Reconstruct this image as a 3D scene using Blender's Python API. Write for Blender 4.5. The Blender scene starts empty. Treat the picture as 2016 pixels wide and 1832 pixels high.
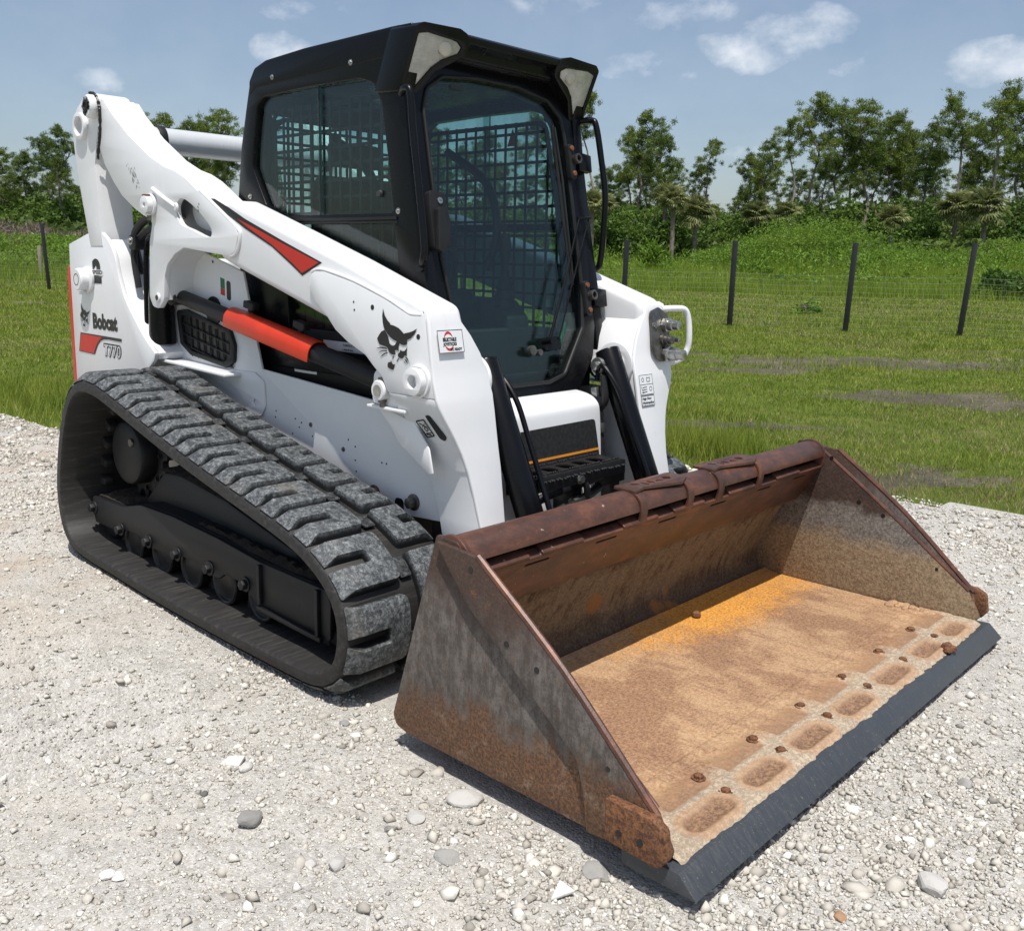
import bpy, bmesh, math, random
import numpy as np
from mathutils import Vector, Matrix
from mathutils.geometry import tessellate_polygon

SC = bpy.context.scene
COL = SC.collection
rad = math.radians

# ------------------------------------------------------------------ camera
CAM = np.array([4.8225, -2.6113, 1.2959])
F_PX, PCX, PCY = 1891.77, 1008.0, 838.43          # calibration, in a 2016 px wide frame
_yaw, _pit, _rol = rad(132.797), rad(-9.8387), rad(1.1118)
_d = np.array([math.cos(_pit) * math.cos(_yaw), math.cos(_pit) * math.sin(_yaw), math.sin(_pit)])
_r = np.cross(_d, [0, 0, 1]); _r /= np.linalg.norm(_r)
_u = np.cross(_r, _d)
CR = _r * math.cos(_rol) + _u * math.sin(_rol)
CU = -_r * math.sin(_rol) + _u * math.cos(_rol)
CD = _d
cam = bpy.data.cameras.new('camera')
cam.sensor_width = 36.0
cam.sensor_fit = 'HORIZONTAL'
cam.lens = 36.0 * F_PX / 2016
cam.shift_y = -(916 - PCY) / 2016
cam.clip_start, cam.clip_end = 0.05, 2000
camo = bpy.data.objects.new('camera', cam)
COL.objects.link(camo)
camo.matrix_world = Matrix(((CR[0], CU[0], -CD[0], CAM[0]), (CR[1], CU[1], -CD[1], CAM[1]),
                            (CR[2], CU[2], -CD[2], CAM[2]), (0, 0, 0, 1)))
SC.camera = camo


def ray(px, py):
    return CD + (px - PCX) / F_PX * CR - (py - PCY) / F_PX * CU


DH = np.array([math.cos(_yaw), math.sin(_yaw), 0.0])


def at(px, py, depth):
    """the point of the place seen in a given direction, depth metres ahead of the viewpoint"""
    v = ray(px, py)
    return CAM + v * (depth / (v @ DH))


# ------------------------------------------------------------------ world, sun, exposure
SUN_DIR = Vector((0.27, -0.25, 0.93)).normalized()
world = bpy.data.worlds.new('World')
SC.world = world
world.use_nodes = True
wt = world.node_tree
wt.nodes.clear()


def build_world():
    nd, lk = wt.nodes, wt.links

    def math_(op, a, b=None, c=None, clamp=False):
        n = nd.new('ShaderNodeMath'); n.operation = op; n.use_clamp = clamp
        for i, v in enumerate((a, b, c)):
            if v is None: continue
            if isinstance(v, (int, float)): n.inputs[i].default_value = v
            else: lk.new(v, n.inputs[i])
        return n.outputs[0]
    out = nd.new('ShaderNodeOutputWorld')
    bg = nd.new('ShaderNodeBackground')
    sky = nd.new('ShaderNodeTexSky')
    sky.sky_type = 'NISHITA'
    sky.sun_disc = False
    sky.sun_elevation = math.asin(SUN_DIR.z)
    sky.sun_rotation = math.atan2(SUN_DIR.x, SUN_DIR.y)
    sky.altitude = 0
    sky.air_density = 1.0
    sky.dust_density = 1.7
    sky.ozone_density = 1.6
    tc = nd.new('ShaderNodeTexCoord')
    sep = nd.new('ShaderNodeSeparateXYZ')
    lk.new(tc.outputs['Generated'], sep.inputs[0])
    X, Y, Z = sep.outputs
    az = math_('ARCTAN2', Y, X)
    el = math_('ARCSINE', Z)

    def noise(scale, detail, rough, vec):
        n = nd.new('ShaderNodeTexNoise'); n.inputs['Scale'].default_value = scale
        n.inputs['Detail'].default_value = detail; n.inputs['Roughness'].default_value = rough
        lk.new(vec, n.inputs['Vector'])
        return n.outputs['Fac']
    mp = nd.new('ShaderNodeVectorMath'); mp.operation = 'MULTIPLY'
    lk.new(tc.outputs['Generated'], mp.inputs[0]); mp.inputs[1].default_value = (1, 1, 1.5)
    n1 = noise(13.0, 10, 0.60, mp.outputs[0])
    n2 = noise(3.1, 6, 0.55, mp.outputs[0])
    # fair-weather cumulus standing in the view: (px, py, half width, half height, density)
    blobs = [(1572, 62, 105, 50, .85), (1440, 108, 110, 42, .72), (1285, 135, 110, 36, .62), (1230, 12, 260, 55, .5),
             (1690, 122, 62, 32, .62), (1985, 122, 130, 42, .95), (180, 155, 58, 26, .75), (213, 107, 42, 20, .55),
             (556, 98, 60, 34, .72), (565, 14, 60, 26, .7), (1360, 270, 95, 20, .4), (1450, 300, 65, 30, .42),
             (45, 258, 75, 26, .4), (1815, 118, 55, 18, .4), (870, 60, 120, 40, .35), (1740, 235, 120, 22, .25),
             (720, 15, 130, 30, .35)]
    tot = None
    for bx, by, w, h, s in blobs:
        v = ray(bx, by); v = v / np.linalg.norm(v)
        a0, e0 = math.atan2(v[1], v[0]), math.asin(v[2])
        w, h = w * .92, h * .86
        da = math_('MULTIPLY', math_('SUBTRACT', az, a0), F_PX / w * math.cos(e0))
        de = math_('MULTIPLY', math_('SUBTRACT', el, e0), F_PX / h)
        q = math_('ADD', math_('MULTIPLY', da, da), math_('MULTIPLY', de, de))
        m = math_('MULTIPLY', math_('SUBTRACT', 1.0, math_('MULTIPLY', q, .5), clamp=True), s)
        tot = m if tot is None else math_('MAXIMUM', tot, m)
    # scattered clouds over the rest of the sky
    rest = math_('MULTIPLY', math_('SUBTRACT', n2, 0.60, clamp=True), 2.2)
    dens = math_('ADD', math_('MULTIPLY', tot, 1.0), rest)
    dn = math_('ADD', dens, math_('MULTIPLY', math_('SUBTRACT', n1, .5), 3.0))
    dn = math_('MULTIPLY', dn, math_('MULTIPLY', dens, 3.0, clamp=True))
    mr = nd.new('ShaderNodeMapRange'); mr.interpolation_type = 'SMOOTHSTEP'
    mr.inputs['From Min'].default_value = 0.10; mr.inputs['From Max'].default_value = 1.65
    lk.new(dn, mr.inputs['Value'])
    veil = math_('MULTIPLY', n2, .20)
    fac = math_('MAXIMUM', mr.outputs[0], veil)
    fac = math_('MULTIPLY', fac, .92)
    # cloud body: white with softly greyer parts
    n3 = noise(17.0, 6, 0.6, mp.outputs[0])
    cr = nd.new('ShaderNodeValToRGB')
    cr.color_ramp.elements[0].position = .3; cr.color_ramp.elements[0].color = (6.4, 6.9, 7.8, 1)
    cr.color_ramp.elements[1].position = .62; cr.color_ramp.elements[1].color = (8.9, 9.1, 9.4, 1)
    lk.new(n3, cr.inputs[0])
    mx = nd.new('ShaderNodeMix'); mx.data_type = 'RGBA'
    lk.new(fac, mx.inputs['Factor'])
    lk.new(sky.outputs[0], mx.inputs['A']); lk.new(cr.outputs[0], mx.inputs['B'])
    lk.new(mx.outputs['Result'], bg.inputs['Color'])
    bg.inputs['Strength'].default_value = SKY_STRENGTH
    lk.new(bg.outputs[0], out.inputs[0])


SKY_STRENGTH = 0.115
build_world()
sun = bpy.data.lights.new('sun', 'SUN')
sun.energy = 4.75
sun.angle = rad(0.53)
sun.color = (1.0, 0.965, 0.91)
suno = bpy.data.objects.new('sun', sun)
COL.objects.link(suno)
suno.rotation_euler = SUN_DIR.to_track_quat('Z', 'Y').to_euler()
suno.location = (0, 0, 30)
vs = SC.view_settings
vs.view_transform = 'Standard'; vs.look = 'None'; vs.exposure = 0.0; vs.gamma = 1.0
vs.use_curve_mapping = False
SC.cycles.max_bounces = 8
SC.cycles.transparent_max_bounces = 24
SC.cycles.use_denoising = True


# ------------------------------------------------------------------ materials
class G:
    def __init__(s, name):
        s.m = bpy.data.materials.new(name); s.m.use_nodes = True
        s.nt = s.m.node_tree; s.nt.nodes.clear()
        s.out = s.nt.nodes.new('ShaderNodeOutputMaterial')
        s.b = s.nt.nodes.new('ShaderNodeBsdfPrincipled')
        s.nt.links.new(s.b.outputs[0], s.out.inputs[0])
        s._c = None

    def put(s, sock, v):
        if v is None: return
        if isinstance(v, (int, float)): sock.default_value = v
        elif isinstance(v, tuple): sock.default_value = v if len(v) == 4 or sock.type == 'VECTOR' else (*v, 1)
        else: s.nt.links.new(v, sock)

    def coord(s):
        if s._c is None:
            s._c = s.nt.nodes.new('ShaderNodeTexCoord').outputs['Object']
        return s._c

    def pos(s):
        return s.nt.nodes.new('ShaderNodeNewGeometry').outputs['Position']

    def island(s):
        return s.nt.nodes.new('ShaderNodeNewGeometry').outputs['Random Per Island']

    def objrand(s):
        return s.nt.nodes.new('ShaderNodeObjectInfo').outputs['Random']

    def normal(s):
        return s.nt.nodes.new('ShaderNodeNewGeometry').outputs['Normal']

    def xyz(s, v):
        n = s.nt.nodes.new('ShaderNodeSeparateXYZ'); s.put(n.inputs[0], v); return n.outputs

    def scale(s, v, k):
        n = s.nt.nodes.new('ShaderNodeVectorMath'); n.operation = 'MULTIPLY'
        s.put(n.inputs[0], v); n.inputs[1].default_value = k
        return n.outputs[0]

    def noise(s, scale, detail=5, rough=.6, vec=None, dist=0.0):
        n = s.nt.nodes.new('ShaderNodeTexNoise')
        n.inputs['Scale'].default_value = scale; n.inputs['Detail'].default_value = detail
        n.inputs['Roughness'].default_value = rough; n.inputs['Distortion'].default_value = dist
        s.put(n.inputs['Vector'], vec if vec is not None else s.coord())
        return n.outputs['Fac']

    def voronoi(s, scale, vec=None, feature='F1', out='Distance'):
        n = s.nt.nodes.new('ShaderNodeTexVoronoi'); n.feature = feature
        n.inputs['Scale'].default_value = scale
        s.put(n.inputs['Vector'], vec if vec is not None else s.coord())
        return n.outputs[out]

    def math(s, op, a, b=None, clamp=False):
        n = s.nt.nodes.new('ShaderNodeMath'); n.operation = op; n.use_clamp = clamp
        s.put(n.inputs[0], a); s.put(n.inputs[1], b)
        return n.outputs[0]

    def step(s, v, a, b):
        n = s.nt.nodes.new('ShaderNodeMapRange'); n.interpolation_type = 'SMOOTHSTEP'
        n.inputs['From Min'].default_value = a; n.inputs['From Max'].default_value = b
        s.put(n.inputs['Value'], v)
        return n.outputs[0]

    def ramp(s, fac, stops):
        n = s.nt.nodes.new('ShaderNodeValToRGB'); e = n.color_ramp.elements
        while len(e) < len(stops): e.new(.5)
        for el, (p, c) in zip(e, stops):
            el.position = p; el.color = (*c, 1) if len(c) == 3 else c
        s.put(n.inputs[0], fac)
        return n.outputs[0]

    def mix(s, fac, a, b, mode='MIX'):
        n = s.nt.nodes.new('ShaderNodeMix'); n.data_type = 'RGBA'; n.blend_type = mode
        s.put(n.inputs['Factor'], fac); s.put(n.inputs['A'], a); s.put(n.inputs['B'], b)
        return n.outputs['Result']

    def bump(s, h, strength=.3, dist=.01):
        n = s.nt.nodes.new('ShaderNodeBump')
        n.inputs['Strength'].default_value = strength; n.inputs['Distance'].default_value = dist
        s.put(n.inputs['Height'], h)
        s.nt.links.new(n.outputs[0], s.b.inputs['Normal'])

    def fin(s, color=None, rough=None, metal=None, spec=None, coat=None):
        s.put(s.b.inputs['Base Color'], color); s.put(s.b.inputs['Roughness'], rough)
        s.put(s.b.inputs['Metallic'], metal); s.put(s.b.inputs['Specular IOR Level'], spec)
        if coat is not None:
            s.b.inputs['Coat Weight'].default_value = coat; s.b.inputs['Coat Roughness'].default_value = .12
        return s.m


def m_flat(name, c, rough=.5, metal=0., spec=None, var=.12, sc=9., bump=0.):
    g = G(name)
    n = g.noise(sc, 5, .65)
    col = g.mix(g.step(n, .3, .75), tuple(x * (1 - var) for x in c), tuple(min(1, x * (1 + var)) for x in c))
    r = g.math('ADD', g.math('MULTIPLY', g.noise(sc * 3, 3), .16), rough - .08)
    if bump: g.bump(g.noise(sc * 22, 3), bump, .002)
    return g.fin(col, r, metal, spec)


def m_white():
    g = G('white_paint')
    n = g.noise(2.2, 7, .7); n2 = g.noise(26, 6, .75)
    col = g.mix(g.step(n, .42, .75), (.745, .75, .76), (.70, .705, .71))
    dirt = g.math('MULTIPLY', g.step(n2, .60, .78), g.step(g.noise(1.3, 3), .45, .7))
    col = g.mix(g.math('MULTIPLY', dirt, .35), col, (.42, .40, .37))
    run = g.noise(12, 6, .75, g.scale(g.coord(), (1, 1, .15)))
    col = g.mix(g.math('MULTIPLY', g.step(run, .56, .76), .16), col, (.45, .42, .37))
    g.bump(g.noise(60, 3), .04, .002)
    return g.fin(col, g.math('ADD', g.math('MULTIPLY', n, .18), .25), 0, .5)


def m_gloss_black():
    g = G('gloss_black_paint')
    n = g.noise(5, 6, .7)
    dust = g.step(g.noise(35, 6, .8), .52, .85)
    col = g.mix(g.math('MULTIPLY', dust, .16), (.0045, .0048, .006), (.03, .029, .028))
    g.bump(g.noise(240, 2), .05, .001)
    return g.fin(col, g.math('ADD', g.math('MULTIPLY', n, .22), .16), 0, .2)


def m_rubber():
    g = G('dusty_rubber')
    a = g.noise(44, 9, .8, None, .4); b = g.noise(95, 6, .85); c = g.noise(5, 4)
    col = g.ramp(g.math('ADD', g.math('MULTIPLY', a, .55), g.math('MULTIPLY', b, .47)),
                 [(.38, (.013, .0145, .016)), (.48, (.042, .047, .051)), (.56, (.15, .16, .165)), (.67, (.40, .40, .375))])
    col = g.mix(g.math('MULTIPLY', g.step(c, .55, .72), .4), col, (.17, .15, .12))
    tp = g.nt.nodes.new('ShaderNodeAttribute'); tp.attribute_name = 'worn_top'
    side = g.mix(g.step(b, .60, .8), (.010, .0105, .011), (.075, .07, .062))
    col = g.mix(g.step(tp.outputs['Fac'], .35, .95), side, col)
    g.bump(g.math('ADD', g.math('MULTIPLY', b, .5), a), .35, .006)
    return g.fin(col, g.math('ADD', .42, g.math('MULTIPLY', b, .3)), 0, .4)


def m_belt():
    g = G('track_belt_rubber')
    v = g.coord()
    st = g.noise(9, 6, .7, g.scale(v, (6, .7, 6)))
    b = g.noise(40, 6, .8)
    col = g.ramp(st, [(.3, (.014, .0135, .013)), (.55, (.029, .027, .0255)), (.78, (.08, .072, .062))])
    col = g.mix(g.math('MULTIPLY', g.step(b, .60, .85), .5), col, (.16, .145, .12))
    g.bump(g.math('ADD', b, st), .25, .005)
    return g.fin(col, .58, 0, .35)


def m_dirty_black():
    g = G('dirty_black_steel')
    a = g.noise(8, 8, .75); b = g.noise(45, 6, .8)
    col = g.ramp(g.math('ADD', g.math('MULTIPLY', a, .7), g.math('MULTIPLY', b, .3)),
                 [(.4, (.005, .0056, .007)), (.55, (.010, .010, .0115)), (.68, (.028, .026, .024)), (.8, (.10, .085, .07))])
    g.bump(b, .2, .004)
    return g.fin(col, g.math('ADD', .38, g.math('MULTIPLY', a, .3)), 0, .4)


def m_mud():
    g = G('packed_mud')
    a = g.noise(22, 8, .8)
    col = g.ramp(a, [(.3, (.020, .015, .011)), (.55, (.045, .034, .025)), (.75, (.10, .078, .055))])
    g.bump(a, 1.0, .03)
    return g.fin(col, .95)


RUST_D, RUST_O, STEEL, TAN = (.052, .030, .022), (.23, .095, .032), (.125, .115, .108), (.40, .28, .165)


def m_bucket_outer():
    g = G('worn_bucket_steel')
    v = g.coord(); x, y, z = g.xyz(v)
    fine = g.noise(110, 4, .8); mid = g.noise(16, 7, .75); big = g.noise(3.3, 5, .65)
    streak = g.noise(26, 5, .7, g.scale(v, (1, 1, .18)))
    brown = g.mix(g.step(fine, .4, .7), (.058, .036, .028), (.105, .062, .045))
    blot = g.noise(34, 7, .8, g.scale(v, (1, 1, .6)))
    steel = g.mix(g.step(g.math('ADD', g.math('MULTIPLY', streak, .4), g.math('MULTIPLY', blot, .6)), .42, .60), (.085, .069, .060), (.185, .165, .148))
    steel = g.mix(g.math('MULTIPLY', g.step(mid, .55, .68), .55), steel, (.085, .055, .042))
    steel = g.mix(g.step(fine, .52, .72), steel, (.06, .05, .046))
    zz = g.math('ADD', z, g.math('MULTIPLY', g.math('SUBTRACT', big, .5), .34))
    zz = g.math('ADD', zz, g.math('MULTIPLY', g.math('SUBTRACT', mid, .5), .16))
    col = g.mix(g.step(zz, .36, .54), steel, brown)                    # paint left on the upper part
    rust = g.mix(g.step(fine, .40, .64), (.080, .046, .030), (.27, .125, .055))
    rust = g.mix(g.step(mid, .50, .68), rust, g.mix(g.step(fine, .4, .6), (.16, .10, .065), (.36, .25, .165)))
    zr = g.math('ADD', zz, g.math('MULTIPLY', g.math('SUBTRACT', streak, .5), .22))
    zr = g.math('ADD', zr, g.math('MULTIPLY', g.math('SUBTRACT', fine, .5), .10))
    col = g.mix(g.math('MULTIPLY', g.step(zr, .215, .10), .92), col, rust)                      # rust band along the floor edge
    col = g.mix(g.math('MULTIPLY', g.step(g.noise(42, 6, .85), .585, .64), .85), col, (.25, .10, .038))
    scr = g.noise(20, 4, .6, g.scale(v, (9, 1, .9)))
    col = g.mix(g.math('MULTIPLY', g.step(scr, .66, .74), .5), col, (.035, .024, .02))
    g.bump(g.math('ADD', fine, g.math('MULTIPLY', mid, 2)), .35, .004)
    return g.fin(col, g.math('ADD', .42, g.math('MULTIPLY', mid, .35)), .25, .45)


def m_tube():
    g = G('rusty_brown_paint')
    v = g.coord()
    fine = g.noise(90, 5, .8); mid = g.noise(11, 7, .75, g.scale(v, (1, .6, 1)))
    col = g.ramp(mid, [(.3, (.035, .022, .019)), (.5, (.095, .042, .028)), (.62, (.16, .064, .035)), (.75, (.07, .045, .036))])
    col = g.mix(g.math('MULTIPLY', g.step(fine, .58, .72), .5), col, (.22, .12, .075))
    chips = g.step(g.noise(30, 4, .7), .685, .70)
    col = g.mix(g.math('MULTIPLY', chips, .8), col, (.42, .33, .24))
    g.bump(fine, .25, .003)
    return g.fin(col, .42, .15, .5)


def m_back():
    g = G('dusty_bucket_back')
    v = g.coord(); x, y, z = g.xyz(v)
    fine = g.noise(95, 5, .85); mid = g.noise(7, 7, .7, g.scale(v, (1, .6, 1))); st = g.noise(15, 6, .75, g.scale(v, (1, 1.6, .25)))
    tan = g.mix(g.step(fine, .35, .68), (.125, .088, .054), (.28, .21, .135))
    brown = g.mix(g.step(fine, .4, .65), (.05, .03, .021), (.12, .072, .044))
    zz = g.math('ADD', z, g.math('MULTIPLY', g.math('SUBTRACT', mid, .5), .25))
    k = g.math('MULTIPLY', g.step(zz, .37, .28), g.step(st, .3, .52))
    k2 = g.math('MULTIPLY', k, g.math('SUBTRACT', 1.25, g.step(zz, .16, .05), clamp=True))
    col = g.mix(k2, brown, tan)
    o = g.math('MULTIPLY', g.step(g.noise(4.2, 5, .6), .60, .68), g.step(zz, .30, .2))
    col = g.mix(g.math('MULTIPLY', o, .7), col, (.32, .135, .035))
    g.bump(g.math('ADD', fine, mid), .4, .006)
    return g.fin(col, .85, 0, .25)


def m_floor():
    g = G('rusty_bucket_floor')
    v = g.coord(); x, y, z = g.xyz(v)
    fine = g.noise(120, 4, .85, g.scale(v, (1, .7, 1))); mid = g.noise(9, 8, .75); big = g.noise(2.6, 6, .65)
    st = g.noise(14, 6, .75, g.scale(v, (.35, 1.4, 1)))
    base = g.mix(g.step(fine, .30, .70), (.29, .165, .085), (.53, .35, .20))
    base = g.mix(g.math('MULTIPLY', g.step(st, .44, .66), .75), base, g.mix(g.step(fine, .35, .65), (.165, .085, .052), (.36, .215, .13)))
    base = g.mix(g.math('MULTIPLY', g.step(mid, .52, .72), .5), base, (.52, .36, .215))
    base = g.mix(g.math('MULTIPLY', g.step(big, .47, .60), .8), base, g.mix(g.step(fine, .35, .65), (.16, .082, .05), (.34, .19, .105)))
    scr = g.noise(30, 4, .6, g.scale(v, (.4, 6, 1)))
    base = g.mix(g.math('MULTIPLY', g.step(scr, .68, .74), .4), base, (.15, .10, .075))
    # sand left along the front
    xx = g.math('ADD', x, g.math('MULTIPLY', g.math('SUBTRACT', mid, .5), .10))
    sand = g.mix(g.step(fine, .45, .6), (.31, .25, .18), (.50, .425, .32))
    base = g.mix(g.math('MULTIPLY', g.step(xx, 3.64, 3.74), .85), base, sand)
    # fresh orange rust where water stood by the back wall
    dx = g.math('DIVIDE', g.math('SUBTRACT', x, 3.06), .20); dy = g.math('DIVIDE', g.math('SUBTRACT', y, .50), .62)
    q = g.math('ADD', g.math('MULTIPLY', dx, dx), g.math('MULTIPLY', dy, dy))
    q = g.math('ADD', q, g.math('MULTIPLY', g.math('SUBTRACT', big, .5), 2.4))
    q = g.math('ADD', q, g.math('MULTIPLY', g.math('SUBTRACT', g.noise(30, 6, .8), .5), 2.6))
    w = g.step(q, 1.45, -.1)
    oc = g.mix(g.step(fine, .40, .56), (.42, .15, .014), (.70, .335, .055))
    base = g.mix(g.math('MULTIPLY', w, .92), base, oc)
    at_ = g.nt.nodes.new('ShaderNodeAttribute'); at_.attribute_name = 'stain'
    sx = g.xyz(at_.outputs['Vector'])
    rst = g.mix(g.step(fine, .32, .66), (.075, .045, .032), (.33, .185, .10))
    k1 = g.step(g.math('ADD', sx[0], g.math('MULTIPLY', g.math('SUBTRACT', fine, .5), .9)), .12, .42)
    base = g.mix(g.math('MULTIPLY', k1, .45), base, (.40, .20, .085))
    k2 = g.step(g.math('ADD', sx[1], g.math('MULTIPLY', g.math('SUBTRACT', g.math('ADD', fine, mid), 1.0), 1.1)), .15, .95)
    base = g.mix(g.math('MULTIPLY', k2, .92), base, rst)
    dark = g.step(g.noise(5.5, 8, .8), .60, .72)
    base = g.mix(g.math('MULTIPLY', dark, .55), base, (.10, .07, .055))
    g.bump(g.math('ADD', fine, mid), .3, .004)
    return g.fin(base, g.math('ADD', .55, g.math('MULTIPLY', mid, .3)), 0, .4)


def m_inner():
    g = G('dusty_bucket_side')
    v = g.coord(); x, y, z = g.xyz(v)
    fine = g.noise(95, 5, .85); mid = g.noise(9, 7, .72); st = g.noise(14, 6, .75, g.scale(v, (.5, 1, 1)))
    brown = g.mix(g.step(fine, .4, .66), (.036, .023, .019), (.075, .046, .036))
    grey = g.mix(g.step(fine, .36, .66), (.085, .075, .068), (.25, .225, .195))
    tan = g.mix(g.step(fine, .34, .66), (.16, .11, .066), (.37, .28, .18))
    zz = g.math('ADD', z, g.math('MULTIPLY', g.math('SUBTRACT', mid, .5), .20))
    col = g.mix(g.step(zz, .40, .33), brown, grey)
    col = g.mix(g.step(zz, .28, .20), col, tan)
    col = g.mix(g.math('MULTIPLY', g.step(st, .56, .7), .6), col, (.13, .075, .045))
    g.bump(g.math('ADD', fine, mid), .4, .005)
    return g.fin(col, .8, 0, .25)


def m_edge():
    g = G('polished_edge_steel')
    v = g.coord()
    st = g.noise(34, 6, .7, g.scale(v, (.30, 4.5, 1))); fine = g.noise(150, 3, .8)
    col = g.ramp(st, [(.3, (.040, .046, .054)), (.5, (.052, .058, .066)), (.66, (.070, .075, .081)), (.78, (.15, .145, .14))])
    col = g.mix(g.math('MULTIPLY', g.step(fine, .62, .7), .6), col, (.34, .27, .2))
    g.bump(fine, .08, .001)
    return g.fin(col, g.math('ADD', .28, g.math('MULTIPLY', st, .3)), .15, .5)


def m_rust():
    g = G('dark_rust')
    fine = g.noise(100, 5, .85); mid = g.noise(14, 6, .75)
    col = g.mix(g.step(fine, .38, .62), (.055, .026, .016), (.25, .105, .04))
    col = g.mix(g.step(mid, .54, .68), col, (.085, .05, .035))
    g.bump(fine, .4, .004)
    return g.fin(col, .75, .1)


def m_glass(name, tint, spec_rough=.0):
    g = G(name); nt = g.nt
    nt.nodes.remove(g.b)
    tr = nt.nodes.new('ShaderNodeBsdfTransparent')
    dirt = g.noise(3.0, 7, .75, g.scale(g.coord(), (1, 2.2, .5)))
    g.put(tr.inputs[0], g.mix(g.step(dirt, .35, .8), tint, tuple(x * .82 for x in tint)))
    gl = nt.nodes.new('ShaderNodeBsdfGlossy'); gl.inputs['Roughness'].default_value = spec_rough
    gl.inputs['Color'].default_value = (1, 1, 1, 1)
    lw = nt.nodes.new('ShaderNodeLayerWeight'); lw.inputs['Blend'].default_value = .5
    fres = g.math('ADD', .035, g.math('MULTIPLY', g.math('POWER', lw.outputs['Facing'], 5.0), .96))
    mx = nt.nodes.new('ShaderNodeMixShader')
    df = nt.nodes.new('ShaderNodeBsdfDiffuse'); df.inputs['Color'].default_value = (.5, .52, .5, 1)
    nt.links.new(fres, mx.inputs[0]); nt.links.new(tr.outputs[0], mx.inputs[1]); nt.links.new(gl.outputs[0], mx.inputs[2])
    mx2 = nt.nodes.new('ShaderNodeMixShader')
    film = g.math('MULTIPLY', g.step(dirt, .45, .8), .010)
    g.put(mx2.inputs[0], film)
    nt.links.new(mx.outputs[0], mx2.inputs[1]); nt.links.new(df.outputs[0], mx2.inputs[2])
    nt.links.new(mx2.outputs[0], g.out.inputs[0])
    return g.m


def m_lens():
    g = G('hazed_lamp_lens')
    v = g.coord()
    w = g.nt.nodes.new('ShaderNodeTexWave'); w.bands_direction = 'Z'; w.inputs['Scale'].default_value = 45
    g.put(w.inputs['Vector'], v)
    n = g.noise(14, 4)
    col = g.mix(g.step(n, .3, .75), (.30, .30, .27), (.50, .485, .44))
    g.bump(w.outputs['Fac'], .22, .002)
    return g.fin(col, .18, 0, .6, coat=.6)


def m_leaf(name, c, var=.45, trans=.35, hue2=None, sc=.35):
    """leaves: reflect and let light through; colour differs leaf by leaf and patch by patch"""
    g = G(name); nt = g.nt
    nt.nodes.remove(g.b)
    r = g.island()
    n = g.noise(sc, 4, .6, g.pos())
    hi = hue2 or (c[0] * 1.35, c[1] * 1.2, c[2])
    col = g.mix(g.step(n, .3, .7), c, hi)
    k = g.math('ADD', 1 - var / 2, g.math('MULTIPLY', r, var))
    kk = nt.nodes.new('ShaderNodeCombineColor')
    for i in range(3): g.put(kk.inputs[i], k)
    col = g.mix(1.0, col, kk.outputs[0], 'MULTIPLY')
    df = nt.nodes.new('ShaderNodeBsdfDiffuse'); tl = nt.nodes.new('ShaderNodeBsdfTranslucent')
    g.put(df.inputs[0], col); g.put(tl.inputs[0], col)
    mx = nt.nodes.new('ShaderNodeMixShader'); mx.inputs[0].default_value = trans
    nt.links.new(df.outputs[0], mx.inputs[1]); nt.links.new(tl.outputs[0], mx.inputs[2])
    gl = nt.nodes.new('ShaderNodeBsdfGlossy'); gl.inputs['Roughness'].default_value = .5
    gl.inputs['Color'].default_value = (.9, .95, 1, 1)
    mx2 = nt.nodes.new('ShaderNodeMixShader'); mx2.inputs[0].default_value = .010
    nt.links.new(mx.outputs[0], mx2.inputs[1]); nt.links.new(gl.outputs[0], mx2.inputs[2])
    nt.links.new(mx2.outputs[0], g.out.inputs[0])
    return g.m


def m_gravel():
    g = G('crushed_shell_gravel')
    v = g.coord(); x, y, z = g.xyz(v)
    big = g.noise(.9, 6, .6); mid = g.noise(7, 7, .75); fine = g.noise(95, 5, .85)
    def chips(sc):
        n = g.nt.nodes.new('ShaderNodeSeparateColor'); g.put(n.inputs[0], g.voronoi(sc, g.pos(), 'F1', 'Color'))
        return n.outputs, g.voronoi(sc, g.pos())
    c1, d1 = chips(72); c2, d2 = chips(150); c3, d3 = chips(300)
    col = g.mix(g.step(big, .38, .66), (.50, .48, .438), (.485, .45, .39))
    # chips of crushed stone, each its own tone
    tone = lambda c, lo, hi: g.ramp(c, [(0, lo), (.35, (.46, .442, .402)), (.8, (.56, .543, .505)), (1, hi)])
    col = g.mix(.62, col, tone(c2[0], (.27, .255, .23), (.72, .71, .68)))
    col = g.mix(g.math('MULTIPLY', g.step(c3[0], .2, .9), .35), col, tone(c3[1], (.25, .235, .21), (.68, .665, .63)))
    stony = g.step(mid, .47, .62)
    col = g.mix(g.math('MULTIPLY', stony, .55), col, tone(c1[0], (.33, .315, .285), (.72, .71, .68)))
    dust = g.step(g.noise(2.1, 6, .65), .52, .66)
    col = g.mix(g.math('MULTIPLY', dust, .40), col, (.49, .455, .395))
    # reddish clay showing through at the left side of the lot
    red = g.math('MULTIPLY', g.step(g.noise(1.7, 6, .7), .42, .60), g.step(x, 2.2, .4))
    col = g.mix(g.math('MULTIPLY', red, .6), col, (.46, .365, .27))
    h = g.math('ADD', g.math('MULTIPLY', c2[1], .55), g.math('MULTIPLY', c3[1], .25))
    h = g.math('ADD', h, g.math('MULTIPLY', g.math('MULTIPLY', c1[1], stony), .9))
    h = g.math('SUBTRACT', h, g.math('MULTIPLY', d2, .7))
    g.bump(h, .75, .006)
    return g.fin(col, .95, 0, .15)


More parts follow.
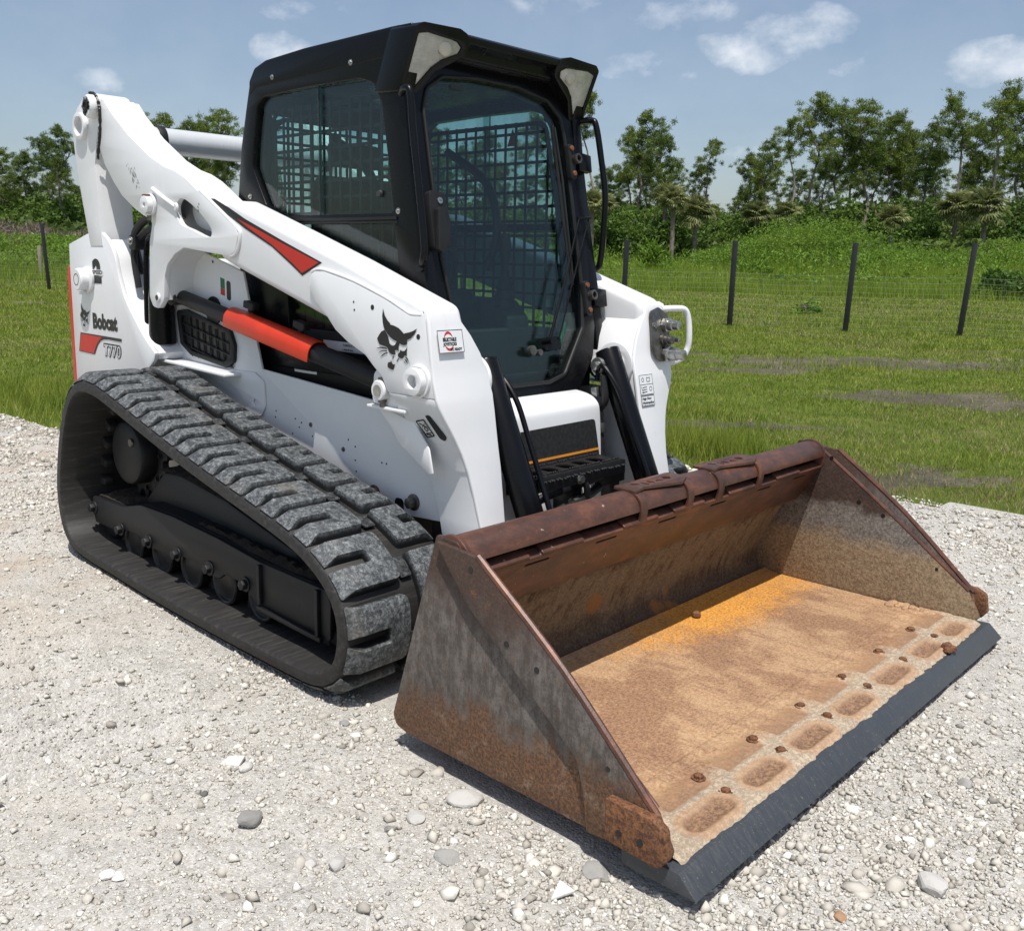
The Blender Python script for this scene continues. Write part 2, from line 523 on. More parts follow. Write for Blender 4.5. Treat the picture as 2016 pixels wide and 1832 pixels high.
def m_stone(name='pale_stone', tint=(1, 1, 1), base=.60):
    g = G(name)
    r = g.island(); n = g.noise(40, 5, .7)
    col = g.ramp(r, [(0, (base * .50, base * .485, base * .455)), (.16, (base * .84, base * .81, base * .755)),
                     (.8, (base * 1.12, base * 1.09, base * 1.03)), (1, (base * 1.5, base * 1.49, base * 1.45))])
    col = g.mix(g.math('MULTIPLY', g.step(n, .5, .7), .4), col, (base * .75, base * .7, base * .62))
    col = g.mix(1.0, col, tint, 'MULTIPLY')
    g.bump(n, .4, .004)
    return g.fin(col, .9, 0, .2)


def m_ground_grass():
    g = G('mown_turf')
    v = g.coord(); x, y, z = g.xyz(v)
    big = g.noise(.22, 6, .6); mid = g.noise(2.4, 8, .75); fine = g.noise(26, 6, .85)
    col = g.ramp(mid, [(.32, (.085, .125, .022)), (.5, (.155, .22, .032)), (.66, (.25, .285, .070))])
    col = g.mix(g.step(fine, .35, .7), g.mix(.45, col, (.05, .065, .02)), col)
    soil = g.mix(g.step(fine, .4, .7), (.10, .085, .07), (.23, .20, .165))
    col = g.mix(g.math('MULTIPLY', g.step(g.noise(.75, 7, .7), .60, .70), .8), col, soil)
    at_ = g.nt.nodes.new('ShaderNodeAttribute'); at_.attribute_name = 'bare'
    sc = g.mix(g.step(g.noise(1.1, 5, .7), .42, .62), (.15, .125, .098), (.30, .255, .195))
    sc = g.mix(g.step(fine, .35, .7), (.105, .09, .078), sc)
    bk = g.math('ADD', at_.outputs['Fac'], g.math('MULTIPLY', g.math('SUBTRACT', fine, .5), 1.1))
    bk = g.math('ADD', bk, g.math('MULTIPLY', g.math('SUBTRACT', mid, .5), 1.6))
    col = g.mix(g.math('MULTIPLY', g.step(bk, .30, .75), .9), col, sc)
    straw = g.step(g.noise(.55, 7, .7, g.scale(v, (1, 1, 1))), .56, .72)
    col = g.mix(g.math('MULTIPLY', straw, .45), col, (.30, .25, .14))
    g.bump(g.math('ADD', fine, mid), .8, .05)
    return g.fin(col, .95, 0, .1)


MAT = dict(
    white=m_white(), black=m_gloss_black(), rubber=m_rubber(), belt=m_belt(), dblack=m_dirty_black(), mud=m_mud(),
    bucket=m_bucket_outer(), tube=m_tube(), back=m_back(), floor=m_floor(), edge=m_edge(), inner=m_inner(), rust=m_rust(),
    glass=m_glass('tinted_window_glass', (.76, .885, .87)), lens=m_lens(), bulb=m_flat('warm_lamp_reflector', (.50, .46, .38), .25, 0, .6),
    red=m_flat('red_orange_paint', (.53, .036, .010), .35, 0, .5, .10, 7),
    decalred=m_flat('red_film', (.50, .022, .012), .4, 0, .5, .06),
    ink=m_flat('black_film', (.010, .010, .011), .4, 0, .5, .08),
    paper=m_flat('white_film', (.74, .75, .76), .4, 0, .5, .03),
    silver=m_flat('silver_film', (.52, .53, .54), .4, 0, .5, .1),
    green=m_flat('green_film', (.02, .16, .07), .4),
    orange=m_flat('orange_film', (.75, .27, .02), .45),
    plastic=m_flat('matt_black_plastic', (.009, .009, .0095), .55, 0, .4, .25, 14, .15),
    grip=m_flat('grit_tread_black', (.018, .018, .019), .7, 0, .4, .5, 60, .8),
    hose=m_flat('black_hose_rubber', (.014, .014, .015), .5, 0, .4, .3, 20),
    steel=m_flat('zinc_steel', (.42, .42, .40), .32, .9, .5, .25, 25),
    dsteel=m_flat('tarnished_steel', (.16, .15, .135), .4, .85, .5, .4, 25),
    grey=m_flat('grey_trim_plastic', (.03, .032, .032), .55),
    seat=m_flat('charcoal_vinyl', (.02, .02, .021), .6, 0, .4, .2, 12),
    alu=m_flat('silver_tube_paint', (.62, .635, .65), .3, .15, .5, .04, 5),
    worn=m_flat('rubbed_black_steel', (.022, .022, .023), .35, .5, .5, .5, 20),
    gravel=m_gravel(), stone=m_stone('pale_stone', (1.0, .965, .90), .53), turf=m_ground_grass(),
    grass=m_leaf('turf_blades', (.165, .245, .026), .9, .4, (.315, .355, .066), 1.7),
    tall=m_leaf('tall_grass_blades', (.21, .30, .034), .6, .4, (.29, .36, .06), .25),
    straw=m_leaf('dry_straw', (.30, .24, .12), .5, .2, (.36, .30, .17), .9),
    weed=m_leaf('feathery_weed', (.135, .245, .030), .7, .4, (.205, .305, .045), .6),
    pine=m_leaf('pine_needles', (.110, .165, .032), .9, .4, (.205, .255, .055), .3),
    pine2=m_leaf('dark_pine_needles', (.080, .135, .028), .9, .4, (.155, .205, .045), .3),
    oak=m_leaf('broad_leaves', (.066, .130, .024), .8, .35, (.13, .20, .036), .3),
    palm=m_leaf('palm_leaves', (.135, .165, .058), .8, .35, (.25, .26, .105), .5),
    under=m_leaf('undergrowth_leaves', (.070, .118, .024), .9, .4, (.142, .187, .040), .2),
    brush=m_leaf('dead_brush', (.17, .13, .11), .8, .2, (.23, .18, .145), .4),
    bark=m_flat('pine_bark', (.20, .17, .145), .9, 0, .2, .4, 3),
    post=m_flat('black_fence_post', (.018, .018, .02), .5, 0, .4, .2),
    wire=m_flat('galvanised_wire', (.38, .39, .40), .5, .3),
    wood=m_flat('weathered_wood', (.25, .21, .16), .85),
)


# ------------------------------------------------------------------ object helpers
def tag(o, label=None, cat=None, group=None, kind=None):
    if label: o['label'] = label
    if cat: o['category'] = cat
    if group: o['group'] = group
    if kind: o['kind'] = kind
    return o


def empty(name, loc, label=None, cat=None, group=None):
    o = bpy.data.objects.new(name, None); COL.objects.link(o)
    o.location = loc; o.empty_display_size = .2
    return tag(o, label, cat, group)


def world_mat(o):
    m = o.matrix_basis.copy()
    return m if o.parent is None else world_mat(o.parent) @ o.matrix_parent_inverse @ m


def link(name, me, mat, parent=None):
    """link a mesh whose vertices are in world coordinates under its parent"""
    o = bpy.data.objects.new(name, me); COL.objects.link(o)
    if mat is not None and not me.materials: me.materials.append(mat)
    if parent is not None:
        o.parent = parent
        o.matrix_parent_inverse = world_mat(parent).inverted()
    return o


def raw(name, verts, faces, mat, parent=None, smooth=False):
    me = bpy.data.meshes.new(name)
    v = np.asarray(verts, dtype=np.float32); f = np.asarray(faces, dtype=np.int32)
    k = f.shape[1]
    me.vertices.add(len(v)); me.vertices.foreach_set('co', v.ravel())
    me.loops.add(f.size); me.loops.foreach_set('vertex_index', f.ravel())
    me.polygons.add(len(f)); me.polygons.foreach_set('loop_start', np.arange(0, f.size, k, dtype=np.int32))
    if smooth: me.polygons.foreach_set('use_smooth', np.ones(len(f), dtype=bool))
    me.update(calc_edges=True)
    return link(name, me, mat, parent)


FR = dict(xz=(Vector((0, 0, 0)), Vector((1, 0, 0)), Vector((0, 0, 1)), Vector((0, 1, 0))),
          yz=(Vector((0, 0, 0)), Vector((0, 1, 0)), Vector((0, 0, 1)), Vector((1, 0, 0))),
          xy=(Vector((0, 0, 0)), Vector((1, 0, 0)), Vector((0, 1, 0)), Vector((0, 0, 1))))
# plane of the cab door: leans forward towards the bottom
FR['door'] = (Vector((2.31 + .19 * 1.84, 0, 0)), Vector((0, 1, 0)), Vector((-.19, 0, 1)), Vector((1, 0, .19)).normalized())


def arc(cx, cy, r, a0=0, a1=360, n=24):
    full = abs(a1 - a0) >= 359.9
    m = n if full else n + 1
    return [(cx + r * math.cos(rad(a0 + (a1 - a0) * i / n)), cy + r * math.sin(rad(a0 + (a1 - a0) * i / n))) for i in range(m)]


def rounded(pts, r, n=4):
    """round the corners of a polygon; r a number or one radius per corner"""
    out = []; N = len(pts)
    for i, p in enumerate(pts):
        ri = r[i] if isinstance(r, (list, tuple)) else r
        p = Vector(p); a = Vector(pts[i - 1]) - p; b = Vector(pts[(i + 1) % N]) - p
        la, lb = a.length, b.length
        if ri <= 0 or la < 1e-6 or lb < 1e-6: out.append(tuple(p)); continue
        a.normalize(); b.normalize()
        ang = a.angle(b, 3.14)
        if ang > 3.05: out.append(tuple(p)); continue
        t = min(ri / math.tan(ang / 2), la * .48, lb * .48)
        p0, p1 = p + a * t, p + b * t
        for k in range(n + 1):
            s = k / n
            q = p0 * (1 - s) ** 2 + p * 2 * s * (1 - s) + p1 * s * s
            out.append((q.x, q.y))
    return out


def smooth_path(pts, n=6, closed=False):
    """Catmull-Rom through the points"""
    P = [np.array(p, float) for p in pts]; N = len(P); out = []
    rng = range(N) if closed else range(N - 1)
    for i in rng:
        g = lambda k: P[k % N] if closed else P[min(max(k, 0), N - 1)]
        p0, p1, p2, p3 = g(i - 1), g(i), g(i + 1), g(i + 2)
        for k in range(n):
            t = k / n
            out.append(.5 * ((2 * p1) + (-p0 + p2) * t + (2 * p0 - 5 * p1 + 4 * p2 - p3) * t * t + (-p0 + 3 * p1 - 3 * p2 + p3) * t ** 3))
    if not closed: out.append(P[-1])
    return [tuple(p) for p in out]


class MB:
    def __init__(s):
        s.bm = bmesh.new()

    def plate(s, pts, fr, w0, w1, holes=()):
        """prism over a polygon (with holes) in a named frame, from offset w0 to w1"""
        o, ex, ey, n = FR[fr] if isinstance(fr, str) else fr
        loops = [list(pts)] + [list(h) for h in holes]
        P = [[o + ex * u + ey * v for u, v in l] for l in loops]
        lo = [[s.bm.verts.new(p + n * w0) for p in l] for l in P]
        hi = [[s.bm.verts.new(p + n * w1) for p in l] for l in P]
        if not holes:
            try:
                s.bm.faces.new(lo[0][::-1]); s.bm.faces.new(hi[0])
            except ValueError: pass
        else:
            fl = [v for l in lo for v in l]; fh = [v for l in hi for v in l]
            for t in tessellate_polygon([[Vector((u, v, 0)) for u, v in l] for l in loops]):
                try:
                    s.bm.faces.new([fl[i] for i in t]); s.bm.faces.new([fh[i] for i in t[::-1]])
                except ValueError: pass
        for a, b in zip(lo, hi):
            for i in range(len(a)):
                j = (i + 1) % len(a)
                s.bm.faces.new((a[i], a[j], b[j], b[i]))
        return s

    def box(s, lo, hi):
        return s.plate([(lo[0], lo[1]), (hi[0], lo[1]), (hi[0], hi[1]), (lo[0], hi[1])], 'xy', lo[2], hi[2])

    def tube(s, path, r, seg=12, cap=True):
        path = [Vector(p) for p in path]
        if not isinstance(r, (list, tuple)): r = [r] * len(path)
        rings = []; up = None
        for i, p in enumerate(path):
            t = (path[min(i + 1, len(path) - 1)] - path[max(i - 1, 0)]).normalized()
            if up is None:
                up = t.orthogonal().normalized()
            up = (up - t * up.dot(t)).normalized()
            sd = t.cross(up)
            rings.append([s.bm.verts.new(p + (up * math.cos(2 * math.pi * k / seg) + sd * math.sin(2 * math.pi * k / seg)) * r[i]) for k in range(seg)])
        for a, b in zip(rings, rings[1:]):
            for k in range(seg):
                j = (k + 1) % seg
                s.bm.faces.new((a[k], a[j], b[j], b[k]))
        if cap:
            s.bm.faces.new(rings[0][::-1]); s.bm.faces.new(rings[-1])
        return s

    def cyl(s, a, b, r, seg=24, r2=None):
        return s.tube([a, b], [r, r if r2 is None else r2], seg)

    def ring(s, c, axis, ro, ri, h, seg=28):
        """annular boss: axis 'x'/'y'/'z', h signed height"""
        fr = dict(x='yz', y='xz', z='xy')[axis]
        i = 'xyz'.index(axis)
        uv = [c[k] for k in range(3) if k != i]
        return s.plate(arc(uv[0], uv[1], ro, n=seg), fr, min(c[i], c[i] + h), max(c[i], c[i] + h), [arc(uv[0], uv[1], ri, n=seg)])

    def lathe(s, prof, c, axis, seg=28):
        """prof: list of (radius, offset along axis)"""
        i = 'xyz'.index(axis); j, k = [(1, 2), (2, 0), (0, 1)][i]
        rings = []
        for r, w in prof:
            ring = []
            for q in range(seg):
                p = list(c); p[i] += w; p[j] += r * math.cos(2 * math.pi * q / seg); p[k] += r * math.sin(2 * math.pi * q / seg)
                ring.append(s.bm.verts.new(p))
            rings.append(ring)
        for a, b in zip(rings, rings[1:]):
            for q in range(seg):
                t = (q + 1) % seg
                s.bm.faces.new((a[q], a[t], b[t], b[q]))
        s.bm.faces.new(rings[0][::-1]); s.bm.faces.new(rings[-1])
        return s

    def sheet(s, path, thick, fr, w0, w1):
        """a bent sheet: open 2D path given thickness to its left, extruded in the frame"""
        P = [Vector(p) for p in path]; off = []
        for i in range(len(P)):
            t = (P[min(i + 1, len(P) - 1)] - P[max(i - 1, 0)]).normalized()
            off.append(P[i] + Vector((-t.y, t.x)) * thick)
        return s.plate([tuple(p) for p in P] + [tuple(p) for p in off[::-1]], fr, w0, w1)

    def build(s, name, mat, parent=None, bevel=0., seg=2, ang=32, smooth=True, flip=None):
        bm = s.bm
        if flip is not None:                       # mirror across y = 0
            for v in bm.verts: v.co.y *= flip
        bmesh.ops.recalc_face_normals(bm, faces=bm.faces)
        if bevel:
            es = [e for e in bm.edges if len(e.link_faces) == 2 and e.calc_face_angle(0) > rad(38)]
            bmesh.ops.bevel(bm, geom=es, offset=bevel, segments=seg, profile=.5, affect='EDGES', clamp_overlap=True)
        me = bpy.data.meshes.new(name)
        if smooth:
            for f in bm.faces: f.smooth = True
        bm.to_mesh(me); bm.free()
        if smooth: me.set_sharp_from_angle(angle=rad(ang))
        return link(name, me, mat if not isinstance(mat, str) else MAT[mat], parent)


def hexbolt(c, axis, sgn, r, h=None, washer=True):
    h = h or r * .9
    m = MB(); i = 'xyz'.index(axis); fr = dict(x='yz', y='xz', z='xy')[axis]
    uv = [c[k] for k in range(3) if k != i]
    a, b = c[i] - sgn * .001, c[i] + sgn * h
    if washer:
        w = c[i] + sgn * h * .25
        m.plate(arc(*uv, r * 1.45, n=16), fr, min(a, w), max(a, w))
    m.plate(arc(*uv, r, 15, 375, 6), fr, min(a, b), max(a, b))
    return m


def letters(name, txt, fr, u, v, w, h, off, mat, parent, bold=.0, shear=0., thick=.0012, align='fit'):
    """flat print: the text scaled to a w x h box whose lower left corner is (u, v) in the frame"""
    cu = bpy.data.curves.new(name, 'FONT'); cu.body = txt; cu.size = 1; cu.offset = bold; cu.shear = shear
    cu.resolution_u = 4
    ob = bpy.data.objects.new(name, cu); COL.objects.link(ob)
    dg = bpy.context.evaluated_depsgraph_get()
    me = bpy.data.meshes.new_from_object(ob.evaluated_get(dg))
    bpy.data.objects.remove(ob); bpy.data.curves.remove(cu)
    co = np.array([p.co[:2] for p in me.vertices]); lo, hi = co.min(0), co.max(0)
    o, ex, ey, n = FR[fr] if isinstance(fr, str) else fr
    sx = w / (hi[0] - lo[0]); sy = h / (hi[1] - lo[1])
    for p in me.vertices:
        a = u + (p.co.x - lo[0]) * sx; b = v + (p.co.y - lo[1]) * sy
        p.co = o + ex * a + ey * b + n * off
    me.materials.clear()
    return link(name, me, MAT[mat], parent)


def cyc_quads(n):
    i = np.arange(n); return i, (i + 1) % n


# value noise for geometry
_rs = np.random.RandomState(7)
_tab = _rs.rand(256, 256)


def vnoise(x, y):
    xi, yi = np.floor(x).astype(int), np.floor(y).astype(int)
    fx, fy = x - xi, y - yi
    fx = fx * fx * (3 - 2 * fx); fy = fy * fy * (3 - 2 * fy)
    t = lambda a, b: _tab[a & 255, b & 255]
    return (t(xi, yi) * (1 - fx) + t(xi + 1, yi) * fx) * (1 - fy) + (t(xi, yi + 1) * (1 - fx) + t(xi + 1, yi + 1) * fx) * fy


def fbm(x, y, oct=4, gain=.5):
    a, s, n = 1., 0., 0.
    for k in range(oct):
        s = s + a * vnoise(x * 2 ** k + 17 * k, y * 2 ** k + 31 * k); n += a; a *= gain
    return s / n - .5


def sstep(x, a, b):
    t = np.clip((x - a) / (b - a), 0, 1); return t * t * (3 - 2 * t)
# ------------------------------------------------------------------ ground
def lot_edge(x):
    """y of the border between gravel and turf"""
    b = np.interp(x, [-12, -5, -3.3, -2.06, 0, 2.27, 2.7, 3.07, 3.4, 5, 9, 14], [-2.2, -.2, .16, .10, 1.6, 3.1, 2.96, 2.98, 3.09, 3.7, 5.2, 7])
    return b + .34 * fbm(np.asarray(x) * 1.3, np.zeros_like(x) + 5.5, 4) + .20 * fbm(np.asarray(x) * 6.1, np.zeros_like(x) + 2.5, 3)


def base_z(x, y):
    d = np.hypot(x - CAM[0], y - CAM[1])
    z = .012 - .058 * sstep(x, .6, 2.6)
    z = z * (1 - sstep(d, 6, 12))
    return z + .010 * np.maximum(d - 20, 0) * (1 - sstep(d, 140, 400) * .5)


def lot_z(x, y):
    z = base_z(x, y)
    under = (1 - sstep(np.abs(y), .95, 1.25)) * sstep(x, .45, .7) * (1 - sstep(x, 3.75, 4.0))
    amp = 1 - .75 * under
    r = .055 * fbm(x * 1.1, y * 1.1, 3) + .034 * fbm(x * 5 + 9, y * 5, 4) + .024 * fbm(x * 19, y * 19 + 4, 3, .65)
    # prints left by the tracks when the machine turned
    rut = sstep(x, .9, 1.3) * (1 - sstep(x, 2.25, 2.6)) * sstep(-y, 1.18, 1.32) * (1 - sstep(-y, 1.75, 2.1))
    th = 2 * np.pi * (x * .98 - y * .16) / .15 + 3.5 * fbm(x * 2, y * 2, 2)
    ph = np.sin(th) + .45 * np.sin(2 * th + .6)
    r = r + rut * (.052 * ph * (.6 + fbm(x * 3, y * 3 + 7, 2)))
    r = r + .030 * np.exp(-((np.abs(y) - 1.035) / .045) ** 2) * sstep(x, .60, .85) * (1 - sstep(x, 2.35, 2.6)) * (.75 + .9 * fbm(x * 9, y * 9, 3))
    return z + r * amp - .012 * under


def graded(a, b, c0, c1, fine, coarse):
    out = list(np.arange(c0, c1, fine))
    s = fine; x = c1
    while x < b: out.append(x); s = min(coarse, s * 1.25); x += s
    s = fine; x = c0 - fine
    while x > a: out.insert(0, x); s = min(coarse, s * 1.25); x -= s
    return np.array(out)


gx = graded(-14, 14, -.6, 4.9, .017, .30); gy = graded(-9, 8, -2.5, 2.2, .017, .30)
X, Y = np.meshgrid(gx, gy, indexing='ij')
Zl = lot_z(X, Y)
edge = lot_edge(X)
near_edge = sstep(edge - Y, .0, .35)
Zl = Zl * near_edge + (base_z(X, Y) - .004) * (1 - near_edge) + .008
idx = np.arange(X.size).reshape(X.shape)
q = np.stack([idx[:-1, :-1], idx[1:, :-1], idx[1:, 1:], idx[:-1, 1:]], -1).reshape(-1, 4)
xc = (X[:-1, :-1] + X[1:, 1:]).ravel() / 2; yc = (Y[:-1, :-1] + Y[1:, 1:]).ravel() / 2
q = q[yc < lot_edge(xc) + .02]
used = np.unique(q); remap = np.full(X.size, -1); remap[used] = np.arange(len(used))
V = np.stack([X.ravel(), Y.ravel(), Zl.ravel()], -1)[used]
tag(raw('gravel_lot', V, remap[q], MAT['gravel'], None, True), kind='structure')

# the field: one sheet out to the horizon
fx = graded(-900, 900, -14, 10, .20, 60); fy = graded(-900, 900, -1, 20, .20, 60)
X, Y = np.meshgrid(fx, fy, indexing='ij')
dd = np.hypot(X - CAM[0], Y - CAM[1])
Zf = base_z(X, Y) - .010 + .05 * fbm(X * .5, Y * .5, 3) * sstep(dd, 8, 14)
inside = (Y < lot_edge(X) - .25) & (X > -14) & (X < 14) & (Y > -9)
Zf = np.where(inside, Zf - .16, Zf)
idx = np.arange(X.size).reshape(X.shape)
q = np.stack([idx[:-1, :-1], idx[1:, :-1], idx[1:, 1:], idx[:-1, 1:]], -1).reshape(-1, 4)
FIELD = tag(raw('grass_field', np.stack([X.ravel(), Y.ravel(), Zf.ravel()], -1), q, MAT['turf'], None, True), kind='structure')
FX, FY = X.ravel(), Y.ravel()


def field_z(x, y):
    d = np.hypot(x - CAM[0], y - CAM[1])
    return base_z(x, y) - .010 + .05 * fbm(x * .5, y * .5, 3) * sstep(d, 8, 14)


# ------------------------------------------------------------------ loose stones
R = np.random.RandomState(21)
_ico = bmesh.new(); bmesh.ops.create_icosphere(_ico, subdivisions=1, radius=1.0)
ICO_V = np.array([v.co[:] for v in _ico.verts]); ICO_F = np.array([[v.index for v in f.verts] for f in _ico.faces]); _ico.free()
OCT_V = np.array([(1, 0, 0), (-1, 0, 0), (0, 1, 0), (0, -1, 0), (0, 0, 1), (0, 0, -1)], float)
OCT_F = np.array([(0, 2, 4), (2, 1, 4), (1, 3, 4), (3, 0, 4), (2, 0, 5), (1, 2, 5), (3, 1, 5), (0, 3, 5)])


def stones(name, xs, ys, zs, size, flat, tv, tf, mat, rough=.28):
    n = len(xs); k = len(tv)
    v = tv[None] * (1 + rough * (R.rand(n, k, 1) * 2 - 1))
    sc = np.stack([np.ones(n), R.uniform(.55, 1, n), R.uniform(*flat, n)], -1) * size[:, None]
    v = v * sc[:, None]
    a = R.uniform(0, 6.283, n); t = R.normal(0, .25, n)
    c, s = np.cos(t)[:, None], np.sin(t)[:, None]
    v = np.stack([v[..., 0] * c - v[..., 2] * s, v[..., 1], v[..., 0] * s + v[..., 2] * c], -1)
    c, s = np.cos(a)[:, None], np.sin(a)[:, None]
    v = np.stack([v[..., 0] * c - v[..., 1] * s, v[..., 0] * s + v[..., 1] * c, v[..., 2]], -1)
    v += np.stack([xs, ys, zs], -1)[:, None]
    f = (tf[None] + (np.arange(n) * k)[:, None, None]).reshape(-1, tf.shape[1])
    return raw(name, v.reshape(-1, 3), f, mat, None, False)


def scatter(n, x0, x1, y0, y1, patchy=True):
    x = R.uniform(x0, x1, n); y = R.uniform(y0, y1, n)
    v = np.stack([x, y, np.zeros(n)], -1) - CAM
    dep = v @ CD; px = PCX + F_PX * (v @ CR) / dep; py = PCY - F_PX * (v @ CU) / dep
    k = (dep > .5) & (px > -260) & (px < 2300) & (py < 2150) & (y < lot_edge(x) - .02)
    under = (np.abs(y) < .86) & (x > .9) & (x < 3.78)
    k &= ~(under & (np.abs(y) > .50)) & ~((np.abs(y) < 1.0) & (x > 2.95) & (x < 3.86))
    # patches: some spots are stony, some are trodden to dust
    dens = sstep(fbm(x * 1.3 + 3, y * 1.3 + 8, 4) + .40 * fbm(x * 6, y * 6, 3), -.10, .20)
    wear = 1 - .85 * sstep(-y, 1.0, 1.2) * (1 - sstep(x, 2.3, 3.0)) * sstep(x, .2, .8)
    if patchy: k &= R.rand(n) < (.20 + .80 * dens) * wear
    d = dep[k]
    return x[k], y[k], d


x, y, d = scatter(700000, -3.2, 6.5, -3.0, 4.2)
keep = R.rand(len(x)) < np.clip(2.6 / d, .10, 1); x, y, d = x[keep], y[keep], d[keep]
sz = np.clip(R.lognormal(math.log(.0048), .50, len(x)), .0024, .019) * np.clip(d / 3.6, 1, 1.8)
x2, y2, d2 = scatter(260000, -3.2, 6.5, -3.0, 4.2, False)
keep = R.rand(len(x2)) < np.clip(2.3 / d2, .08, 1) ** 1.3; x2, y2, d2 = x2[keep], y2[keep], d2[keep]
sz = np.concatenate([sz, R.uniform(.0022, .0052, len(x2)) * np.clip(d2 / 3.6, 1, 1.6)]); x = np.concatenate([x, x2]); y = np.concatenate([y, y2])
tag(stones('gravel', x, y, lot_z(x, y) + .008 + sz * .22, sz, (.4, .9), OCT_V, OCT_F, MAT['stone'], .42), kind='stuff')
x, y, d = scatter(15000, -3.2, 6.5, -3.0, 4.2)
sz = np.clip(R.lognormal(math.log(.0125), .34, len(x)), .008, .030)
tag(stones('coarse_gravel', x, y, lot_z(x, y) + .008 + sz * .08, sz, (.35, .75), ICO_V, ICO_F, MAT['stone'], .46), kind='stuff')


# stones and shells big enough to be picked out one by one
def rock(px, py, r, flat, seed, label, base=.40, tint=(1, 1, 1), aspect=.8, name='stone'):
    v = ray(px, py); P = CAM + v * ((-.035 - CAM[2]) / v[2])
    z = float(lot_z(np.array([P[0]]), np.array([P[1]]))[0])
    v = ray(px, py); P = CAM + v * ((z + .008 - CAM[2]) / v[2])
    bm = bmesh.new(); bmesh.ops.create_icosphere(bm, subdivisions=3, radius=1.0)
    rr = np.random.RandomState(seed)
    pl = [(Vector(rr.normal(size=3)).normalized(), rr.uniform(.62, .92)) for _ in range(13)]
    for q_ in bm.verts:
        c = q_.co.copy()
        for n_, k in pl:
            e = c.dot(n_) - k
            if e > 0: c -= n_ * e * .85
        c *= 1 + .05 * (rr.rand() - .5)
        q_.co = Vector((c.x, c.y * aspect, c.z * flat)) * r
    me = bpy.data.meshes.new(name); bm.to_mesh(me); bm.free()
    for p in me.polygons: p.use_smooth = False
    o = link(name, me, m_stone('stone_%s' % ('pale' if base > .45 else 'grey'), tint, base) if base not in _stone_m else _stone_m[base])
    _stone_m.setdefault(base, me.materials[0])
    o.location = (P[0], P[1], z + .008 + r * flat * .35); o.rotation_euler = (0, 0, rr.uniform(0, 6.28))
    return tag(o, label, 'shell' if name == 'shell' else 'stone')


_stone_m = {}
rock(491, 1616, .036, .62, 1, 'large mid-grey stone lying alone on the gravel, left of centre at the bottom', .24)
rock(664, 1703, .026, .65, 2, 'rounded pale stone, right one of the pair below the grey stone', .43)
rock(611, 1701, .019, .6, 3, 'small pale stone, left one of the pair below the grey stone', .46)
rock(768, 1634, .017, .55, 4, 'small dark stone with a pale flank, alone left of the bucket corner', .22)
rock(484, 1512, .024, .35, 5, 'flat pale stone touching the white tile fragment', .50)
rock(402, 1564, .013, .6, 6, 'small dark pebble between white tile fragment and large grey stone', .13)
rock(212, 1722, .020, .35, 7, 'smooth white shell, left one of the touching pair', .70, name='shell')
rock(232, 1727, .020, .35, 8, 'smooth white shell, right one of the touching pair', .72, name='shell')
rock(916, 1575, .048, .35, 9, 'broad pale rock beside the near side of the bucket', .45)
rock(882, 1690, .034, .45, 10, 'grey flat rock in front of the near bucket side', .30)
rock(820, 1612, .030, .45, 11, 'pale rock lying left of the near bucket side', .42)
rock(1793, 1655, .019, .35, 12, 'round white shell on the gravel right of the cutting edge', .74, name='shell')
rock(1652, 1806, .020, .5, 13, 'orange-brown stone at the bottom edge of the picture', .23, (1.5, .95, .6))
rock(1836, 1745, .042, .5, 14, 'big pale rock at the bottom right in front of the bucket', .46)
rock(1902, 1545, .026, .5, 15, 'grey stone far right of the cutting edge', .33)
rock(678, 1425, .018, .45, 16, 'dark-edged stone by the track front', .27)
rock(1175, 1720, .040, .35, 17, 'grey slab of rock under the front corner of the bucket', .31)
rock(700, 1448, .017, .4, 18, 'small white stone by the rear corner of the bucket', .60)


def shard(px, py, pts, label, rz, name='tile_fragment'):
    v = ray(px, py); P = CAM + v * ((-.03 - CAM[2]) / v[2]); z = float(lot_z(np.array([P[0]]), np.array([P[1]]))[0])
    m = MB(); m.plate(pts, 'xy', 0, .007); o = m.build(name, m_stone('white_tile', (1, 1, 1), .60) if 't' not in _stone_m else _stone_m['t'], None, .001)
    _stone_m.setdefault('t', o.data.materials[0])
    o.location = (P[0], P[1], z + .016); o.rotation_euler = (.12, -.1, rz)
    tag(o, label, 'fragment')


shard(461, 1497, [(-.03, -.02), (.028, -.024), (.022, .022), (-.024, .018)], 'square white tile fragment lying flat on the gravel', .5)
shard(1100, 1749, [(-.026, -.014), (.03, -.018), (.016, .024)], 'triangular white shard near the bottom edge, left of the bucket corner', 1.2)

# ------------------------------------------------------------------ wire fence across the field
def hdepth(px): # depth of the fence line in a given direction
    t = (px - PCX) / F_PX
    return 22.44 / (1 + .4545 * t)
FENCE = None


